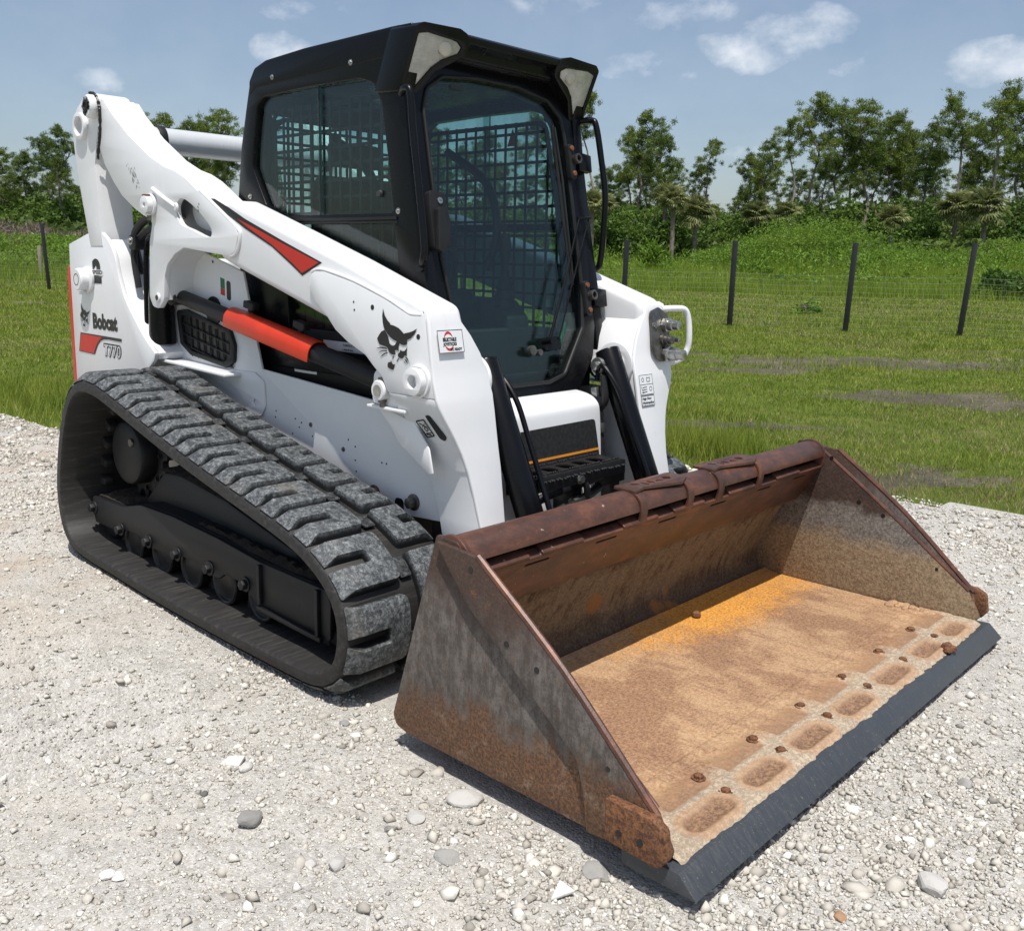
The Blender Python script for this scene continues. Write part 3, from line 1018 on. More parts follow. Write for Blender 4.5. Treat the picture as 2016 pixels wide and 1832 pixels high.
def fence():
    f0 = at(1446, 640, hdepth(1446)); f0[2] = field_z(f0[0], f0[1])
    root = empty('wire_fence', tuple(f0), 'black post and galvanised wire fence crossing the green field behind the loader', 'fence')
    posts = []
    rr = random.Random(3)
    spec = [(-330, .0), (-105, .02), (100, .083), (330, .02), (540, -.02), (735, .02), (910, -.01), (1075, .0), (1227, -.046), (1438, -.048), (1667, -.10), (1893, -.16), (2190, -.10), (2480, -.1)]
    for px, lean in spec:
        dp = hdepth(px); g = at(px, 600, dp); z = float(field_z(g[0], g[1]))
        h = 1.76 if px > 1000 else 1.95
        top = np.array([g[0], g[1], z + h]); side = CR * np.array([1, 1, 0])
        if 1000 < px < 2000 or px == 100:
            top = top + side * (-lean * h * .55 - .02)
        m = MB(); ax = (Vector(top) - Vector((g[0], g[1], z))).normalized()
        o = (Vector((g[0], g[1], z - .2)), Vector((1, 0, 0)), Vector((0, 1, 0)), ax)
        w = .043
        m.plate([(-w, -w), (w, -w), (w, w), (-w, w)], o, 0, h + .2)
        m.build('post', 'post', root, .006)
        posts.append((np.array([g[0], g[1], z]), top))
    for k in range(11):
        hh = .06 + k * .105
        pts = []
        for (b, t) in posts:
            p = b + (t - b) * (hh / np.linalg.norm(t - b)); pts.append(p)
        path = []
        for a, b in zip(pts, pts[1:]):
            for t in np.linspace(0, 1, 5)[:-1]:
                p = a * (1 - t) + b * t; p = p + np.array([0, 0, -.02 * math.sin(math.pi * t)]); path.append(tuple(p))
        path.append(tuple(pts[-1]))
        m = MB(); m.tube(path, .0024, 4); m.build('wire', 'wire', root)
    m = MB()
    for (a, at_), (b, bt) in zip(posts, posts[1:]):
        n = int(np.linalg.norm(b - a) / .32)
        for i in range(1, n):
            p = a + (b - a) * i / n; m.tube([(p[0], p[1], p[2] + .05), (p[0], p[1], p[2] + 1.11)], .0014, 3, False)
    tag(m.build('stay_wires', 'wire', root), kind='stuff')


fence()
g = at(76, 470, 36); zz_ = float(field_z(g[0], g[1]))
m = MB(); m.plate(arc(g[0], g[1], .07, n=10), 'xy', zz_ - .2, zz_ + 1.25); tag(m.build('wooden_post', 'wood', None, .01), 'short weathered wooden post in the tall grass at the far left', 'post')

# ------------------------------------------------------------------ grass
def blades(name, x, y, z, h, w, lean, mat):
    n = len(x); a = R.uniform(0, 6.283, n); l = R.uniform(0, 6.283, n); k = R.rand(n) * lean * h
    c, s = np.cos(a) * w, np.sin(a) * w
    tx, ty = x + np.cos(l) * k, y + np.sin(l) * k
    v = np.empty((n, 3, 3)); v[:, 0] = np.stack([x - c, y - s, z], -1); v[:, 1] = np.stack([x + c, y + s, z], -1); v[:, 2] = np.stack([tx, ty, z + h], -1)
    f = np.arange(3 * n).reshape(-1, 3)
    return tag(raw(name, v.reshape(-1, 3), f, mat), kind='stuff')


HALF = math.atan(1008 / F_PX) + .10


def polar(n, r0, r1, power=1.0, a0=-HALF, a1=HALF):
    u = R.rand(n)
    r = r0 + (r1 - r0) * u ** power if power != 0 else r0 * (r1 / r0) ** u
    a = _yaw + R.uniform(a0, a1, n)
    return CAM[0] + r * np.cos(a), CAM[1] + r * np.sin(a), r


PATCH = [(1690, 712, 2.9, 1.35), (1480, 729, .9, .5), (1860, 787, 1.15, .7), (1850, 925, 1.2, .40), (1450, 836, .9, .18), (25, 600, 1.6, .5), (1990, 690, 1.2, .4)]
_RH = np.array([CR[0], CR[1]]) / math.hypot(CR[0], CR[1]); _FH = np.array([DH[0], DH[1]])


def patch_mask(x, y):
    k = np.zeros_like(x)
    for px, py, hw, hd in PATCH:
        v = ray(px, py); c = CAM + v * (-CAM[2] / v[2])
        u = ((x - c[0]) * _RH[0] + (y - c[1]) * _RH[1]) / hw; w = ((x - c[0]) * _FH[0] + (y - c[1]) * _FH[1]) / hd
        q = np.sqrt(u * u + w * w) + 2.0 * fbm(x * 1.25, y * 1.25, 5, .62)
        k = np.maximum(k, 1 - sstep(q + .8 * fbm(x * 5, y * 5, 3), .30, 1.15))
    return k


# mown turf
x, y, r = polar(760000, 4.6, 46, 0)
e = y - lot_edge(x)
bare = fbm(x * .75, y * .75, 4) + .5 * fbm(x * 3, y * 3, 3)
k = (e > -.45) & (R.rand(len(x)) < np.where(e < 0, .09 * (1 + e / .45), np.clip(.09 + e * 1.5, 0, 1))) & (R.rand(len(x)) < 1 - .45 * sstep(bare, .14, .24)) & (R.rand(len(x)) < 1 - .86 * patch_mask(x, y))
x, y, r = x[k], y[k], r[k]
tuft = sstep(fbm(x * .9 + 20, y * .9, 4), .05, .25)
h = R.uniform(.018, .052, len(x)) * (1 + .9 * tuft) * np.clip(r / 13, 1, 1.9)
# longer grass left uncut along the edge of the lot
edgeg = (1 - sstep(y - lot_edge(x), .2, 1.2)) * sstep(fbm(x * 1.2, y * 1.2 + 40, 3), .02, .16)
h = h * (1 + .5 * edgeg)
st = R.rand(len(x)) < .10 + .60 * (1 - sstep(y - lot_edge(x), .1, 1.7)) * sstep(x, .5, 2.0) + .35 * sstep(fbm(x * .55 + 7, y * .55 + 3, 4), .02, .18)
w = np.clip(.0026 * r / 6, .0026, .018)
blades('grass', x[~st], y[~st], field_z(x[~st], y[~st]) - .006, h[~st], w[~st], .8, MAT['grass'])
blades('dry_grass', x[st], y[st], field_z(x[st], y[st]) - .006, h[st] * .8, w[st], 1.0, MAT['straw'])
at_ = FIELD.data.attributes.new('bare', 'FLOAT', 'POINT')
at_.data.foreach_set('value', patch_mask(FX, FY).astype(np.float32))
# a thick tuft by the far arm
n = 2600; cx, cy, _ = at(1385, 900, 6.6)
x = cx + R.normal(0, .26, n); y = cy + R.normal(0, .15, n); k = y > lot_edge(x) - .05; x, y = x[k], y[k]; n = len(x)
blades('long_grass', x, y, field_z(x, y), R.uniform(.08, .26, n), np.full(n, .003), .6, MAT['grass'])
n = 5200; cx, cy, _ = at(60, 812, 8.3)
x = cx + R.normal(0, .9, n); y = cy + R.normal(0, .5, n); k = y > lot_edge(x) - .02; x, y = x[k], y[k]; n = len(x)
blades('long_grass', x, y, field_z(x, y), R.uniform(.05, .17, n), np.full(n, .003), .6, MAT['grass'])
# uncut meadow beyond the fence
x, y, r = polar(200000, 36, 78, 0)
k = r > 37.5 + 5 * fbm(x * .12, y * .12, 3) ; x, y, r = x[k], y[k], r[k]
hh = (.55 + .65 * sstep(r, 37, 52)) * (1 + .9 * fbm(x * .16, y * .16, 4) + .5 * fbm(x * .8, y * .8, 2))
blades('meadow_grass', x, y, field_z(x, y) - .02, np.maximum(.08, hh * R.uniform(.45, 1.1, len(x))), .012 * r / 40, .45, MAT['tall'])


# ------------------------------------------------------------------ leafy masses
def leaves(name, P, size, mat, parent=None, up=.3, elong=1.0, kind=None):
    """one small leaf-like triangle pair at every point"""
    n = len(P); d = R.normal(size=(n, 3)); d[:, 2] = d[:, 2] * .6 + up; d /= np.linalg.norm(d, axis=1)[:, None]
    e = R.normal(size=(n, 3)); e -= d * (e * d).sum(1)[:, None]; e /= np.linalg.norm(e, axis=1)[:, None]
    s = (size * R.uniform(.6, 1.3, n))[:, None]
    v = np.empty((n, 3, 3)); v[:, 0] = P - e * s * .42; v[:, 1] = P + e * s * .42; v[:, 2] = P + d * s * elong
    o = raw(name, v.reshape(-1, 3), np.arange(3 * n).reshape(-1, 3), mat, parent)
    return o


def shrub_points(n, c, rad3, clumps, seed):
    rs = np.random.RandomState(seed)
    cc = rs.normal(size=(clumps, 3)); cc /= np.linalg.norm(cc, axis=1)[:, None]; cc[:, 2] = np.abs(cc[:, 2]); cc *= rs.uniform(.35, .92, (clumps, 1))
    i = rs.randint(0, clumps, n); p = rs.normal(size=(n, 3)); p /= np.linalg.norm(p, axis=1)[:, None]; p *= rs.uniform(.5, 1, (n, 1)) ** .5
    q = cc[i] + p * (.28 + .16 * rs.rand(clumps))[i][:, None]
    q[:, 2] = np.maximum(q[:, 2], .0)
    return np.array(c) + q * np.array(rad3)


def ground_at(px, depth):
    g = at(px, 560, depth); g[2] = float(field_z(g[0], g[1])); return g


n = 170000
x, y, r = polar(n, 40, 74, 0)
cl = sstep(fbm(x * .22 + 11, y * .22, 4) + .5 * fbm(x * .9, y * .9, 2), .02, .22); k = R.rand(n) < .08 + .92 * cl; x, y, r, cl = x[k], y[k], r[k], cl[k]
hw = (.6 + 1.1 * cl) * R.rand(len(x)) ** .6
tag(leaves('meadow_weeds', np.stack([x, y, field_z(x, y) + hw], -1), np.full(len(x), .075), MAT['weed'], None, 1.0, 2.4), kind='stuff')


def bush(px, depth, w, h, n, leaf, size, label, seed, group=None, name='bush', elong=1.4, clumps=26, cat='bush', up=.35):
    g = ground_at(px, depth)
    root = empty(name, tuple(g), label, cat, group)
    P = shrub_points(n, g, (w, w * .8, h), clumps, seed)
    leaves('foliage', P, np.full(n, size), MAT[leaf], root, up, elong)
    m = MB(); rr = random.Random(seed)
    for _ in range(6):
        a = rr.uniform(0, 6.28); l = rr.uniform(.3, .6)
        m.tube([tuple(g), tuple(g + np.array([math.cos(a) * w * l * .5, math.sin(a) * w * l * .5, h * .4])), tuple(g + np.array([math.cos(a) * w * l, math.sin(a) * w * l, h * .75]))], [.05, .035, .015], 5)
    m.build('stems', 'bark', root)
    return root


bush(1590, 55, 5.6, 3.15, 90000, 'weed', .065, 'large mound of bright green feathery weeds behind the fence', 1, None, 'weed_mound', 2.0, 90)
bush(1445, 58, 3.6, 1.8, 30000, 'weed', .065, 'lower feathery green bush on the left flank of the big mound', 2, None, 'weed_mound', 2.0, 50)
bush(1810, 58, 5.0, 2.1, 40000, 'weed', .065, 'lower feathery green bush on the right flank of the big mound', 3, None, 'weed_mound', 2.0, 60)
bush(1955, 57, 4.2, 2.2, 30000, 'weed', .065, 'feathery green bush near the right edge behind the fence', 4, None, 'weed_mound', 2.0, 50)
bush(1690, 50, 3.0, 1.7, 20000, 'weed', .065, 'feathery green bush in front of the big mound, at its right foot', 5, None, 'weed_mound', 2.0, 40)
bush(1975, 35.5, 1.25, 1.15, 3000, 'oak', .16, 'dark broad-leaved bush at the right edge just beyond the fence', 6, None, 'bush', 1.1, 26)
bush(1283, 52, 1.3, 1.75, 2600, 'weed', .16, 'narrow dark green weed clump left of the second fence post', 7, None, 'weed_mound', 2.4, 20, up=1.0)
bush(1480, 47, .9, 1.2, 1500, 'weed', .15, 'small upright weed clump right of the second fence post', 8, None, 'weed_mound', 2.4, 16, up=1.0)
bush(1240, 26, .55, .35, 500, 'weed', .10, 'low broad-leaved weed at the foot of the first fence post', 9, None, 'weed_mound', 1.4, 12)
bush(1595, 25, .5, .35, 420, 'weed', .09, 'low pale weed in the turf between two fence posts', 10, None, 'weed_mound', 1.4, 12)
# ------------------------------------------------------------------ trees
def pine_mesh(seed, H=17.0, crown=.45, spread=3.0, dens=1.0, needles=78):
    """trunk mesh and crown mesh of one pine, base at the origin"""
    rs = np.random.RandomState(seed); rr = random.Random(seed)
    bend = [(0, 0)] + [(rs.normal(0, .16) * k ** .7, rs.normal(0, .16) * k ** .7) for k in range(1, 8)]
    tr = [(bend[k][0], bend[k][1], H * .97 * k / 7) for k in range(8)]
    m = MB(); m.tube(smooth_path(tr, 3), [.23 * (1 - .80 * t) for t in np.linspace(0, 1, 22)], 7)
    trk = lambda z: np.array([np.interp(z, [p[2] for p in tr], [p[0] for p in tr]), np.interp(z, [p[2] for p in tr], [p[1] for p in tr]), z])
    pts = []
    nl = int(26 * dens)
    for i in range(nl):
        t = (i + rs.rand()) / nl
        z0 = H * (1 - crown) + H * crown * t * .97
        prof = (math.sin(math.pi * min(1, t * .80 + .16)) ** .8) * (.55 + .45 * rs.rand()) * (1.0 if rs.rand() > .18 else .35)
        L = spread * prof + .25
        a = i * 2.399 + rs.normal(0, .5); tilt = .15 + .75 * t + rs.normal(0, .15)
        b = trk(z0); path = [b]
        for k in range(1, 5):
            s = k / 4; path.append(b + np.array([math.cos(a), math.sin(a), 0]) * L * s + np.array([0, 0, L * s * tilt * .55 + .2 * s * s * L]) + rs.normal(0, .07, 3))
        m.tube([tuple(p) for p in path], [.055, .045, .035, .022, .010], 4, False)
        nb = max(2, int(L * 3.6))
        for k in range(nb):
            s = .35 + .65 * (k + rs.rand()) / nb; c = b + (path[-1] - b) * s + rs.normal(0, .30 + .12 * L, 3) * np.array([1, 1, .55]); pts.append(c)
    for k in range(6): pts.append(trk(H * .965) + rs.normal(0, .32, 3))
    me_t = m.bm
    C = np.array(pts)
    n = len(C) * needles
    i = np.repeat(np.arange(len(C)), needles)
    d = rs.normal(size=(n, 3)); d[:, 2] += .45; d /= np.linalg.norm(d, axis=1)[:, None]
    e = rs.normal(size=(n, 3)); e -= d * (e * d).sum(1)[:, None]; e /= np.linalg.norm(e, axis=1)[:, None]
    ln = (rs.uniform(.20, .36, n) * (.8 + .5 * rs.rand(len(C)))[i])[:, None]
    o = C[i] + rs.normal(0, .20, (n, 3)) * np.array([1, 1, .65])
    v = np.empty((n, 3, 3)); v[:, 0] = o - e * .034; v[:, 1] = o + e * .034; v[:, 2] = o + d * ln
    return me_t, v.reshape(-1, 3)


def to_mesh(bm, name, mat):
    bmesh.ops.recalc_face_normals(bm, faces=bm.faces)
    me = bpy.data.meshes.new(name); bm.to_mesh(me); bm.free(); me.materials.append(MAT[mat])
    return me


def tri_mesh(v, name, mat):
    me = bpy.data.meshes.new(name); f = np.arange(len(v), dtype=np.int32)
    me.vertices.add(len(v)); me.vertices.foreach_set('co', v.astype(np.float32).ravel())
    me.loops.add(len(f)); me.loops.foreach_set('vertex_index', f)
    me.polygons.add(len(f) // 3); me.polygons.foreach_set('loop_start', np.arange(0, len(f), 3, dtype=np.int32))
    me.update(calc_edges=True); me.materials.append(MAT[mat])
    return me


PROTO = []
for sd_, cr, sp, de, mt in [(1, .38, 2.6, .9, 'pine'), (2, .46, 3.1, 1.05, 'pine'), (3, .32, 2.1, .7, 'pine'), (4, .44, 2.8, 1.0, 'pine2'), (5, .52, 3.2, 1.2, 'pine2'), (6, .26, 1.7, .55, 'pine'), (7, .42, 2.9, 1.0, 'pine')]:
    b_, v_ = pine_mesh(sd_, 17.0, cr, sp, de)
    PROTO.append((to_mesh(b_, 'pine_trunk', 'bark'), tri_mesh(v_, 'pine_crown', mt)))


def child(name, me, parent):
    o = bpy.data.objects.new(name, me); COL.objects.link(o); o.parent = parent; return o


RT = random.Random(17)


def pine(px, ytop, depth, proto, label, wide=1.0, group='pines along the far edge of the field'):
    g = ground_at(px, depth); top = at(px, ytop, depth)
    H = top[2] - g[2]
    r = empty('pine_tree', (g[0], g[1], g[2] - .1), label, 'tree', group)
    k = H / 17.0
    r.scale = (max(k, .55) * wide, max(k, .55) * wide, k); r.rotation_euler = (0, 0, RT.uniform(0, 6.28))
    t, c = PROTO[proto]
    child('trunk', t, r); child('crown', c, r)
    return r


def oak(px, ytop, depth, w, label, seed, leaf='oak', group='broad-leaved trees below the pines', n=9000, size=.25):
    g = ground_at(px, depth); top = at(px, ytop, depth); H = top[2] - g[2]
    r = empty('broadleaf_tree', tuple(g), label, 'tree', group)
    P = shrub_points(n, (g[0], g[1], g[2] + H * .22), (w, w, H * .62), 34, seed)
    leaves('crown', P, np.full(n, size), MAT[leaf], r, .2, 1.0)
    m = MB(); rr = random.Random(seed)
    m.tube([tuple(g), tuple(g + np.array([.1, 0, H * .35])), tuple(g + np.array([.0, .1, H * .7]))], [.16, .12, .05], 7)
    for _ in range(7):
        a = rr.uniform(0, 6.28); z = rr.uniform(.25, .5) * H
        m.tube([tuple(g + np.array([0, 0, z])), tuple(g + np.array([math.cos(a) * w * .6, math.sin(a) * w * .6, z + H * .25]))], [.07, .02], 5)
    m.build('trunk', 'bark', r)
    return r


# palm frond: a fan of narrow leaflets on a stalk
def frond_mesh():
    v = []; rs = np.random.RandomState(3)
    st = np.array([[0, 0, 0], [.28, 0, .09], [.52, 0, .10]])
    for a, b in zip(st, st[1:]):
        v += [a + [0, -.014, 0], a + [0, .014, 0], b + [0, .012, 0], a + [0, -.014, 0], b + [0, .012, 0], b + [0, -.012, 0]]
    c = st[-1]
    for k in range(17):
        t = -1.9 + 3.8 * k / 16; L = .82 * (1 - .25 * abs(t) / 1.9) * rs.uniform(.85, 1.1)
        d = np.array([math.cos(t), math.sin(t), .10 - .05 * abs(t)]); s = np.array([-math.sin(t), math.cos(t), .25]) * .045
        mid = c + d * L * .6; tip = c + d * L + np.array([0, 0, -.26 * L])
        v += [c, mid - s, mid + s, mid - s, tip, mid + s]
    return tri_mesh(np.array(v), 'palm_frond', 'palm')


FROND = frond_mesh()


def palm(px, ytop, depth, label, seed, k=1.0, group='cabbage palms at the wood edge', nf=38):
    g = ground_at(px, depth); top = at(px, ytop, depth); H = max(1.0, top[2] - g[2] - 1.0 * k)
    r = empty('palm_tree', tuple(g), label, 'tree', group); rr = random.Random(seed)
    m = MB(); m.tube([(g[0], g[1], g[2] - .1), (g[0] + .06, g[1], g[2] + H * .5), (g[0], g[1], g[2] + H)], [.17, .15, .17], 9); m.build('trunk', 'bark', r)
    for i in range(nf):
        o = child('frond', FROND, r); el = 1.25 - 2.0 * (i / nf) + rr.gauss(0, .12)
        o.location = (0, 0, H); o.rotation_euler = (rr.gauss(0, .25), -el, i * 2.4 + rr.gauss(0, .2)); s = k * .86 * rr.uniform(.9, 1.25); o.scale = (s, s, s)
    return r


def side(px):
    return 'left of the loader' if px < 480 else ('seen through the cab' if px < 1140 else ('right of the cab' if px < 1420 else 'on the right'))


# tall pines one can tell apart (px, top, depth, kind, label)
TALL = [
 (1157, 185, 78, 5, 'thin tall pine rising right behind the far cab corner', .8),
 (1183, 330, 84, 3, 'shorter pine in the gap between cab and mirror handle', .8),
 (1259, 222, 80, 1, 'round-topped pine standing tallest in the clump right of the cab', .9),
 (1226, 256, 82, 0, 'narrow pine at the left side of the clump right of the cab', .8),
 (1293, 264, 84, 3, 'dense pine at the right side of the clump right of the cab', .85),
 (1392, 276, 82, 5, 'small lone pine against open sky between the two tree groups', .85),
 (1366, 322, 84, 4, 'low round-crowned pine left of the lone pine', .75),
 (1466, 300, 84, 4, 'short dense pine at the left end of the right-hand wood', .8),
 (1497, 277, 80, 1, 'broad rounded pine at the left end of the right-hand wood', .95),
 (1546, 232, 76, 5, 'leaning thin pine with a small tufted crown, in front of the wood', .8),
 (1597, 188, 80, 0, 'first of the tall pines in the right-hand wood, with an airy crown', .9),
 (1632, 202, 82, 3, 'dark dense pine in the middle of the tallest group', .9),
 (1683, 198, 80, 1, 'wide pine on the right of the tallest group', .95),
 (1728, 224, 84, 6, 'pine with drooping right-hand limbs beside the sky gap', .9),
 (1762, 256, 86, 4, 'rounded pine just right of the sky gap', .9),
 (1806, 238, 82, 3, 'dense pine with a flat top right of the sky gap', .95),
 (1864, 186, 78, 2, 'slim pine left of the tallest pine', .9),
 (1940, 164, 74, 2, 'tallest pine of all, with open tiered limbs near the right edge', 1.0),
 (1905, 240, 84, 4, 'bushy pine below the tallest one', .9),
 (1992, 200, 78, 6, 'tall pine cut by the right edge of the picture', .95),
 (2040, 230, 80, 1, 'pine just outside the right edge, limbs reaching in', .95),
 (12, 292, 74, 1, 'round pine at the left edge of the picture', .9),
 (61, 300, 78, 4, 'low dark pine left of the loader tower', .9),
 (112, 266, 76, 3, 'dense pine second from the loader tower', .9),
 (135, 250, 72, 1, 'pine touching the loader tower', .9),
 (-40, 280, 78, 0, 'pine just outside the left edge', .9),
 (337, 225, 82, 1, 'flat-topped pine above the cross tube, left one', .95),
 (380, 238, 84, 4, 'dark pine above the cross tube, middle one', .9),
 (450, 218, 80, 1, 'rounded pine beside the rear of the cab', .95),
 (412, 236, 86, 3, 'pine above the cross tube, between middle one and cab', .9),
 (520, 240, 84, 0, 'pine seen through the rear of the side window', .9),
 (590, 262, 84, 3, 'pine seen through the middle of the side window', .9),
 (660, 240, 82, 1, 'pine seen through the front of the side window', .9),
 (858, 252, 84, 4, 'pine seen through the left edge of the cab door', .9),
 (905, 285, 86, 3, 'pine seen through the cab door beside the seat bar', .9),
 (960, 262, 84, 0, 'pine seen through the middle of the cab door', .9),
 (1035, 225, 80, 2, 'thin pine seen through the right part of the cab door', .9),
 (1090, 262, 84, 1, 'pine seen through the right edge of the cab door', .9),
]
for px, yt, dp, pr, lb, wd in TALL: pine(px, yt, dp, pr, lb, wd, )
SHORT = [('%s' % t[4].split(',')[0]) for t in TALL]
# the second rank, closing the gaps
fill = []
for i in range(40):
    px = -60 + i * 2160 / 39 + RT.uniform(-12, 12)
    if px > 1770: y0 = 262
    elif px > 1560: y0 = 262
    elif px > 1480: y0 = 318
    elif px > 1440: y0 = 352
    elif px > 1330: y0 = 368
    elif px > 1210: y0 = 308
    elif px > 1140: y0 = 355
    elif px > 480: y0 = 290
    elif px > 280: y0 = 255
    else: y0 = 315
    yt = y0 + RT.uniform(0, 55)
    pr = RT.choice([1, 3, 4, 4, 6])
    fill.append((px, yt, RT.uniform(88, 104), pr, RT.uniform(.85, 1.1)))
HANDLE = ['thin pine at the cab corner', 'short pine in the mirror gap', 'round-topped tallest clump pine', 'narrow clump pine', 'dense clump pine', 'lone pine', 'low round pine by the lone pine',
          'short dense pine left of the wood', 'broad rounded pine', 'leaning thin pine', 'airy tall pine', 'dark dense tall pine', 'wide tall pine', 'drooping pine by the sky gap', 'rounded pine by the sky gap',
          'flat-topped dense pine', 'slim pine', 'tallest pine', 'bushy pine under the tallest', 'pine cut by the right edge', 'pine beyond the right edge', 'round pine at the left edge', 'low dark pine by the tower',
          'dense pine by the tower', 'pine touching the tower', 'pine beyond the left edge', 'flat pine above the cross tube', 'dark pine above the cross tube', 'rounded pine behind the cab', 'third pine above the cross tube',
          'pine in the rear side window', 'pine in the middle side window', 'pine in the front side window', 'pine at the left door edge', 'pine beside the seat bar', 'pine in mid door', 'thin pine in the door', 'pine at the right door edge']
used_ = {}
for px, yt, dp, pr, wd in fill:
    i = min(range(len(TALL)), key=lambda k: abs(TALL[k][0] - px)); sd = 'left' if px < TALL[i][0] else 'right'
    q = used_.get((i, sd), 0); used_[(i, sd)] = q + 1
    dist = ['just', 'a little further', 'well', 'far'][min(q, 3)]
    pine(px, yt, dp, pr, 'back-row pine %s to the %s of the %s' % (dist, sd, HANDLE[i].replace('flat-topped pine above the cross tube', 'flat pine above the cross tube')), wd, 'second rank of pines filling the wood')
# broad-leaved trees and palms along the foot of the wood
for i, (px, yt, w, lb) in enumerate([
    (1205, 400, 2.6, 'leafy bush below the clump right of the cab'), (1262, 372, 2.8, 'broad-leaved tree at the foot of the clump right of the cab'), (1320, 392, 2.4, 'broad-leaved tree beside the left palms'),
    (1420, 392, 2.6, 'small broad-leaved tree under the lone pine'), (1500, 388, 2.6, 'broad-leaved tree under the broad rounded pine'), (1570, 380, 2.4, 'small tree behind the left flank of the weed mound'), (1640, 372, 2.8, 'dark small tree behind the weed mound'),
    (1715, 372, 2.8, 'small tree behind the right flank of the weed mound'), (1780, 362, 2.8, 'leafy tree left of the big palms'), (1985, 372, 2.8, 'leafy tree right of the big palms'),
    (30, 372, 3.4, 'broad bright green bush at the left edge'), (95, 368, 3.2, 'broad green bush left of the loader tower'), (150, 380, 2.8, 'green bush touching the loader tower'), (330, 330, 3.0, 'tree below the cross tube'), (420, 330, 3.0, 'tree between cross tube and cab')]):
    oak(px, yt, 72 + (i * 5) % 9, w, lb, 100 + i, 'oak')
for i, (px, yt, k, lb) in enumerate([
    (1160, 372, 1.0, 'palm just right of the cab'), (1185, 380, .9, 'palm between cab and clump'), (1302, 362, 1.0, 'left palm of the close pair of slim palms'), (1318, 366, 1.0, 'right palm of the close pair of slim palms'),
    (1362, 386, 1.25, 'yellowish shaggy palm below the lone pine'), (1480, 395, 1.1, 'dark palm left of the weed mound'), (1540, 392, 1.0, 'dark palm behind the left flank of the weed mound'),
    (1745, 402, 1.1, 'low palm behind the right flank of the weed mound'), (1868, 372, 1.45, 'big pale fan palm, left one of the large pair'), (1925, 368, 1.45, 'big dark fan palm, right one of the large pair')]):
    palm(px, yt, 66 + (i % 3) * 3, lb, 200 + i, k)

# undergrowth: nobody could count it
n = 110000
a = _yaw + R.uniform(-HALF - .05, HALF + .05, n); r = R.uniform(70, 108, n)
x, y = CAM[0] + r * np.cos(a), CAM[1] + r * np.sin(a)
hmax = 2.3 + 2.8 * sstep(r, 72, 100) * (1 + 1.1 * fbm(a * 30, r * .1, 3)) + 1.6 * fbm(a * 70, r * .3, 3)
P = np.stack([x, y, field_z(x, y) + np.maximum(.1, hmax) * R.rand(n) ** .65], -1)
tag(leaves('undergrowth', P, np.full(n, .40), MAT['under'], None, .3, .9), kind='stuff')
n = 70000                                            # the far wood behind the trees one can tell apart
a = _yaw + R.uniform(-HALF - .06, HALF + .06, n); r = R.uniform(108, 128, n)
x, y = CAM[0] + r * np.cos(a), CAM[1] + r * np.sin(a)
hm = 5.8 + 5.0 * fbm(a * 22, np.zeros(n) + 2.2, 4)
P = np.stack([x, y, field_z(x, y) + np.maximum(.5, hm) * R.rand(n) ** .8], -1)
tag(leaves('far_wood', P, np.full(n, .85), MAT['under'], None, .4, .8), kind='stuff')
# dead brush at the left
n = 42000
a = _yaw + R.uniform(.20, HALF + .05, n); r = R.uniform(58, 68, n)
x, y = CAM[0] + r * np.cos(a), CAM[1] + r * np.sin(a)
P = np.stack([x, y, field_z(x, y) + (1.7 + 2.4 * fbm(a * 45, r * .25, 4)) * R.rand(n) ** .6], -1)
tag(leaves('dead_brush', P, np.full(n, .050), MAT['brush'], None, 1.0, 9.0), kind='stuff')
# ------------------------------------------------------------------ the track loader
LOADER = empty('track_loader', (1.6, 0, 0),
               'white and black compact track loader on rubber tracks with its rusty bucket lowered', 'loader')

# ---- chassis
m = MB()
m.plate([(.64, .26), (.64, 1.30), (.97, 1.33), (1.385, 1.225), (1.505, .847), (2.19, .802), (2.60, .79), (2.665, .44), (2.30, .415), (2.2, .26)], 'xz', -.50, -.488)
m.plate([(.64, .26), (.64, 1.30), (.97, 1.33), (1.385, 1.225), (1.505, .847), (2.19, .802), (2.60, .79), (2.665, .44), (2.30, .415), (2.2, .26)], 'xz', .488, .50)
chassis = m.build('chassis', 'white', LOADER, .003)
m = MB()                                               # dark machinery space between the side plates
m.box((.66, -.484, .24), (2.30, .484, .80))
m.box((.66, -.44, .802), (1.40, .44, 1.16))
m.box((1.40, -.445, .80), (2.42, .445, 1.02))
m.build('engine_bay', 'plastic', LOADER, .004)
# fender lip above the rear of the track and the arch plate under it
for s in (1, -1):
    m = MB()
    m.sheet(smooth_path([(.46, .69), (.56, .785), (.64, .825), (.80, .826), (1.10, .815), (1.365, .806)], 4), .012, 'xz', -.585, -.501)
    m.build('fender', 'white', chassis, .003, flip=s)
    m = MB()
    m.plate(rounded([(.60, .32), (.60, .76), (.98, .795), (1.27, .775), (1.36, .73), (1.40, .66), (1.50, .655), (1.535, .70), (1.53, .80), (1.46, .83), (.62, .81), (.5, .7), (.5, .32)], .03), 'xz', -.508, -.5015,
            [arc(1.462, .708, .014, n=14)])
    m.build('arch_plate', 'white', chassis, .002, flip=s)
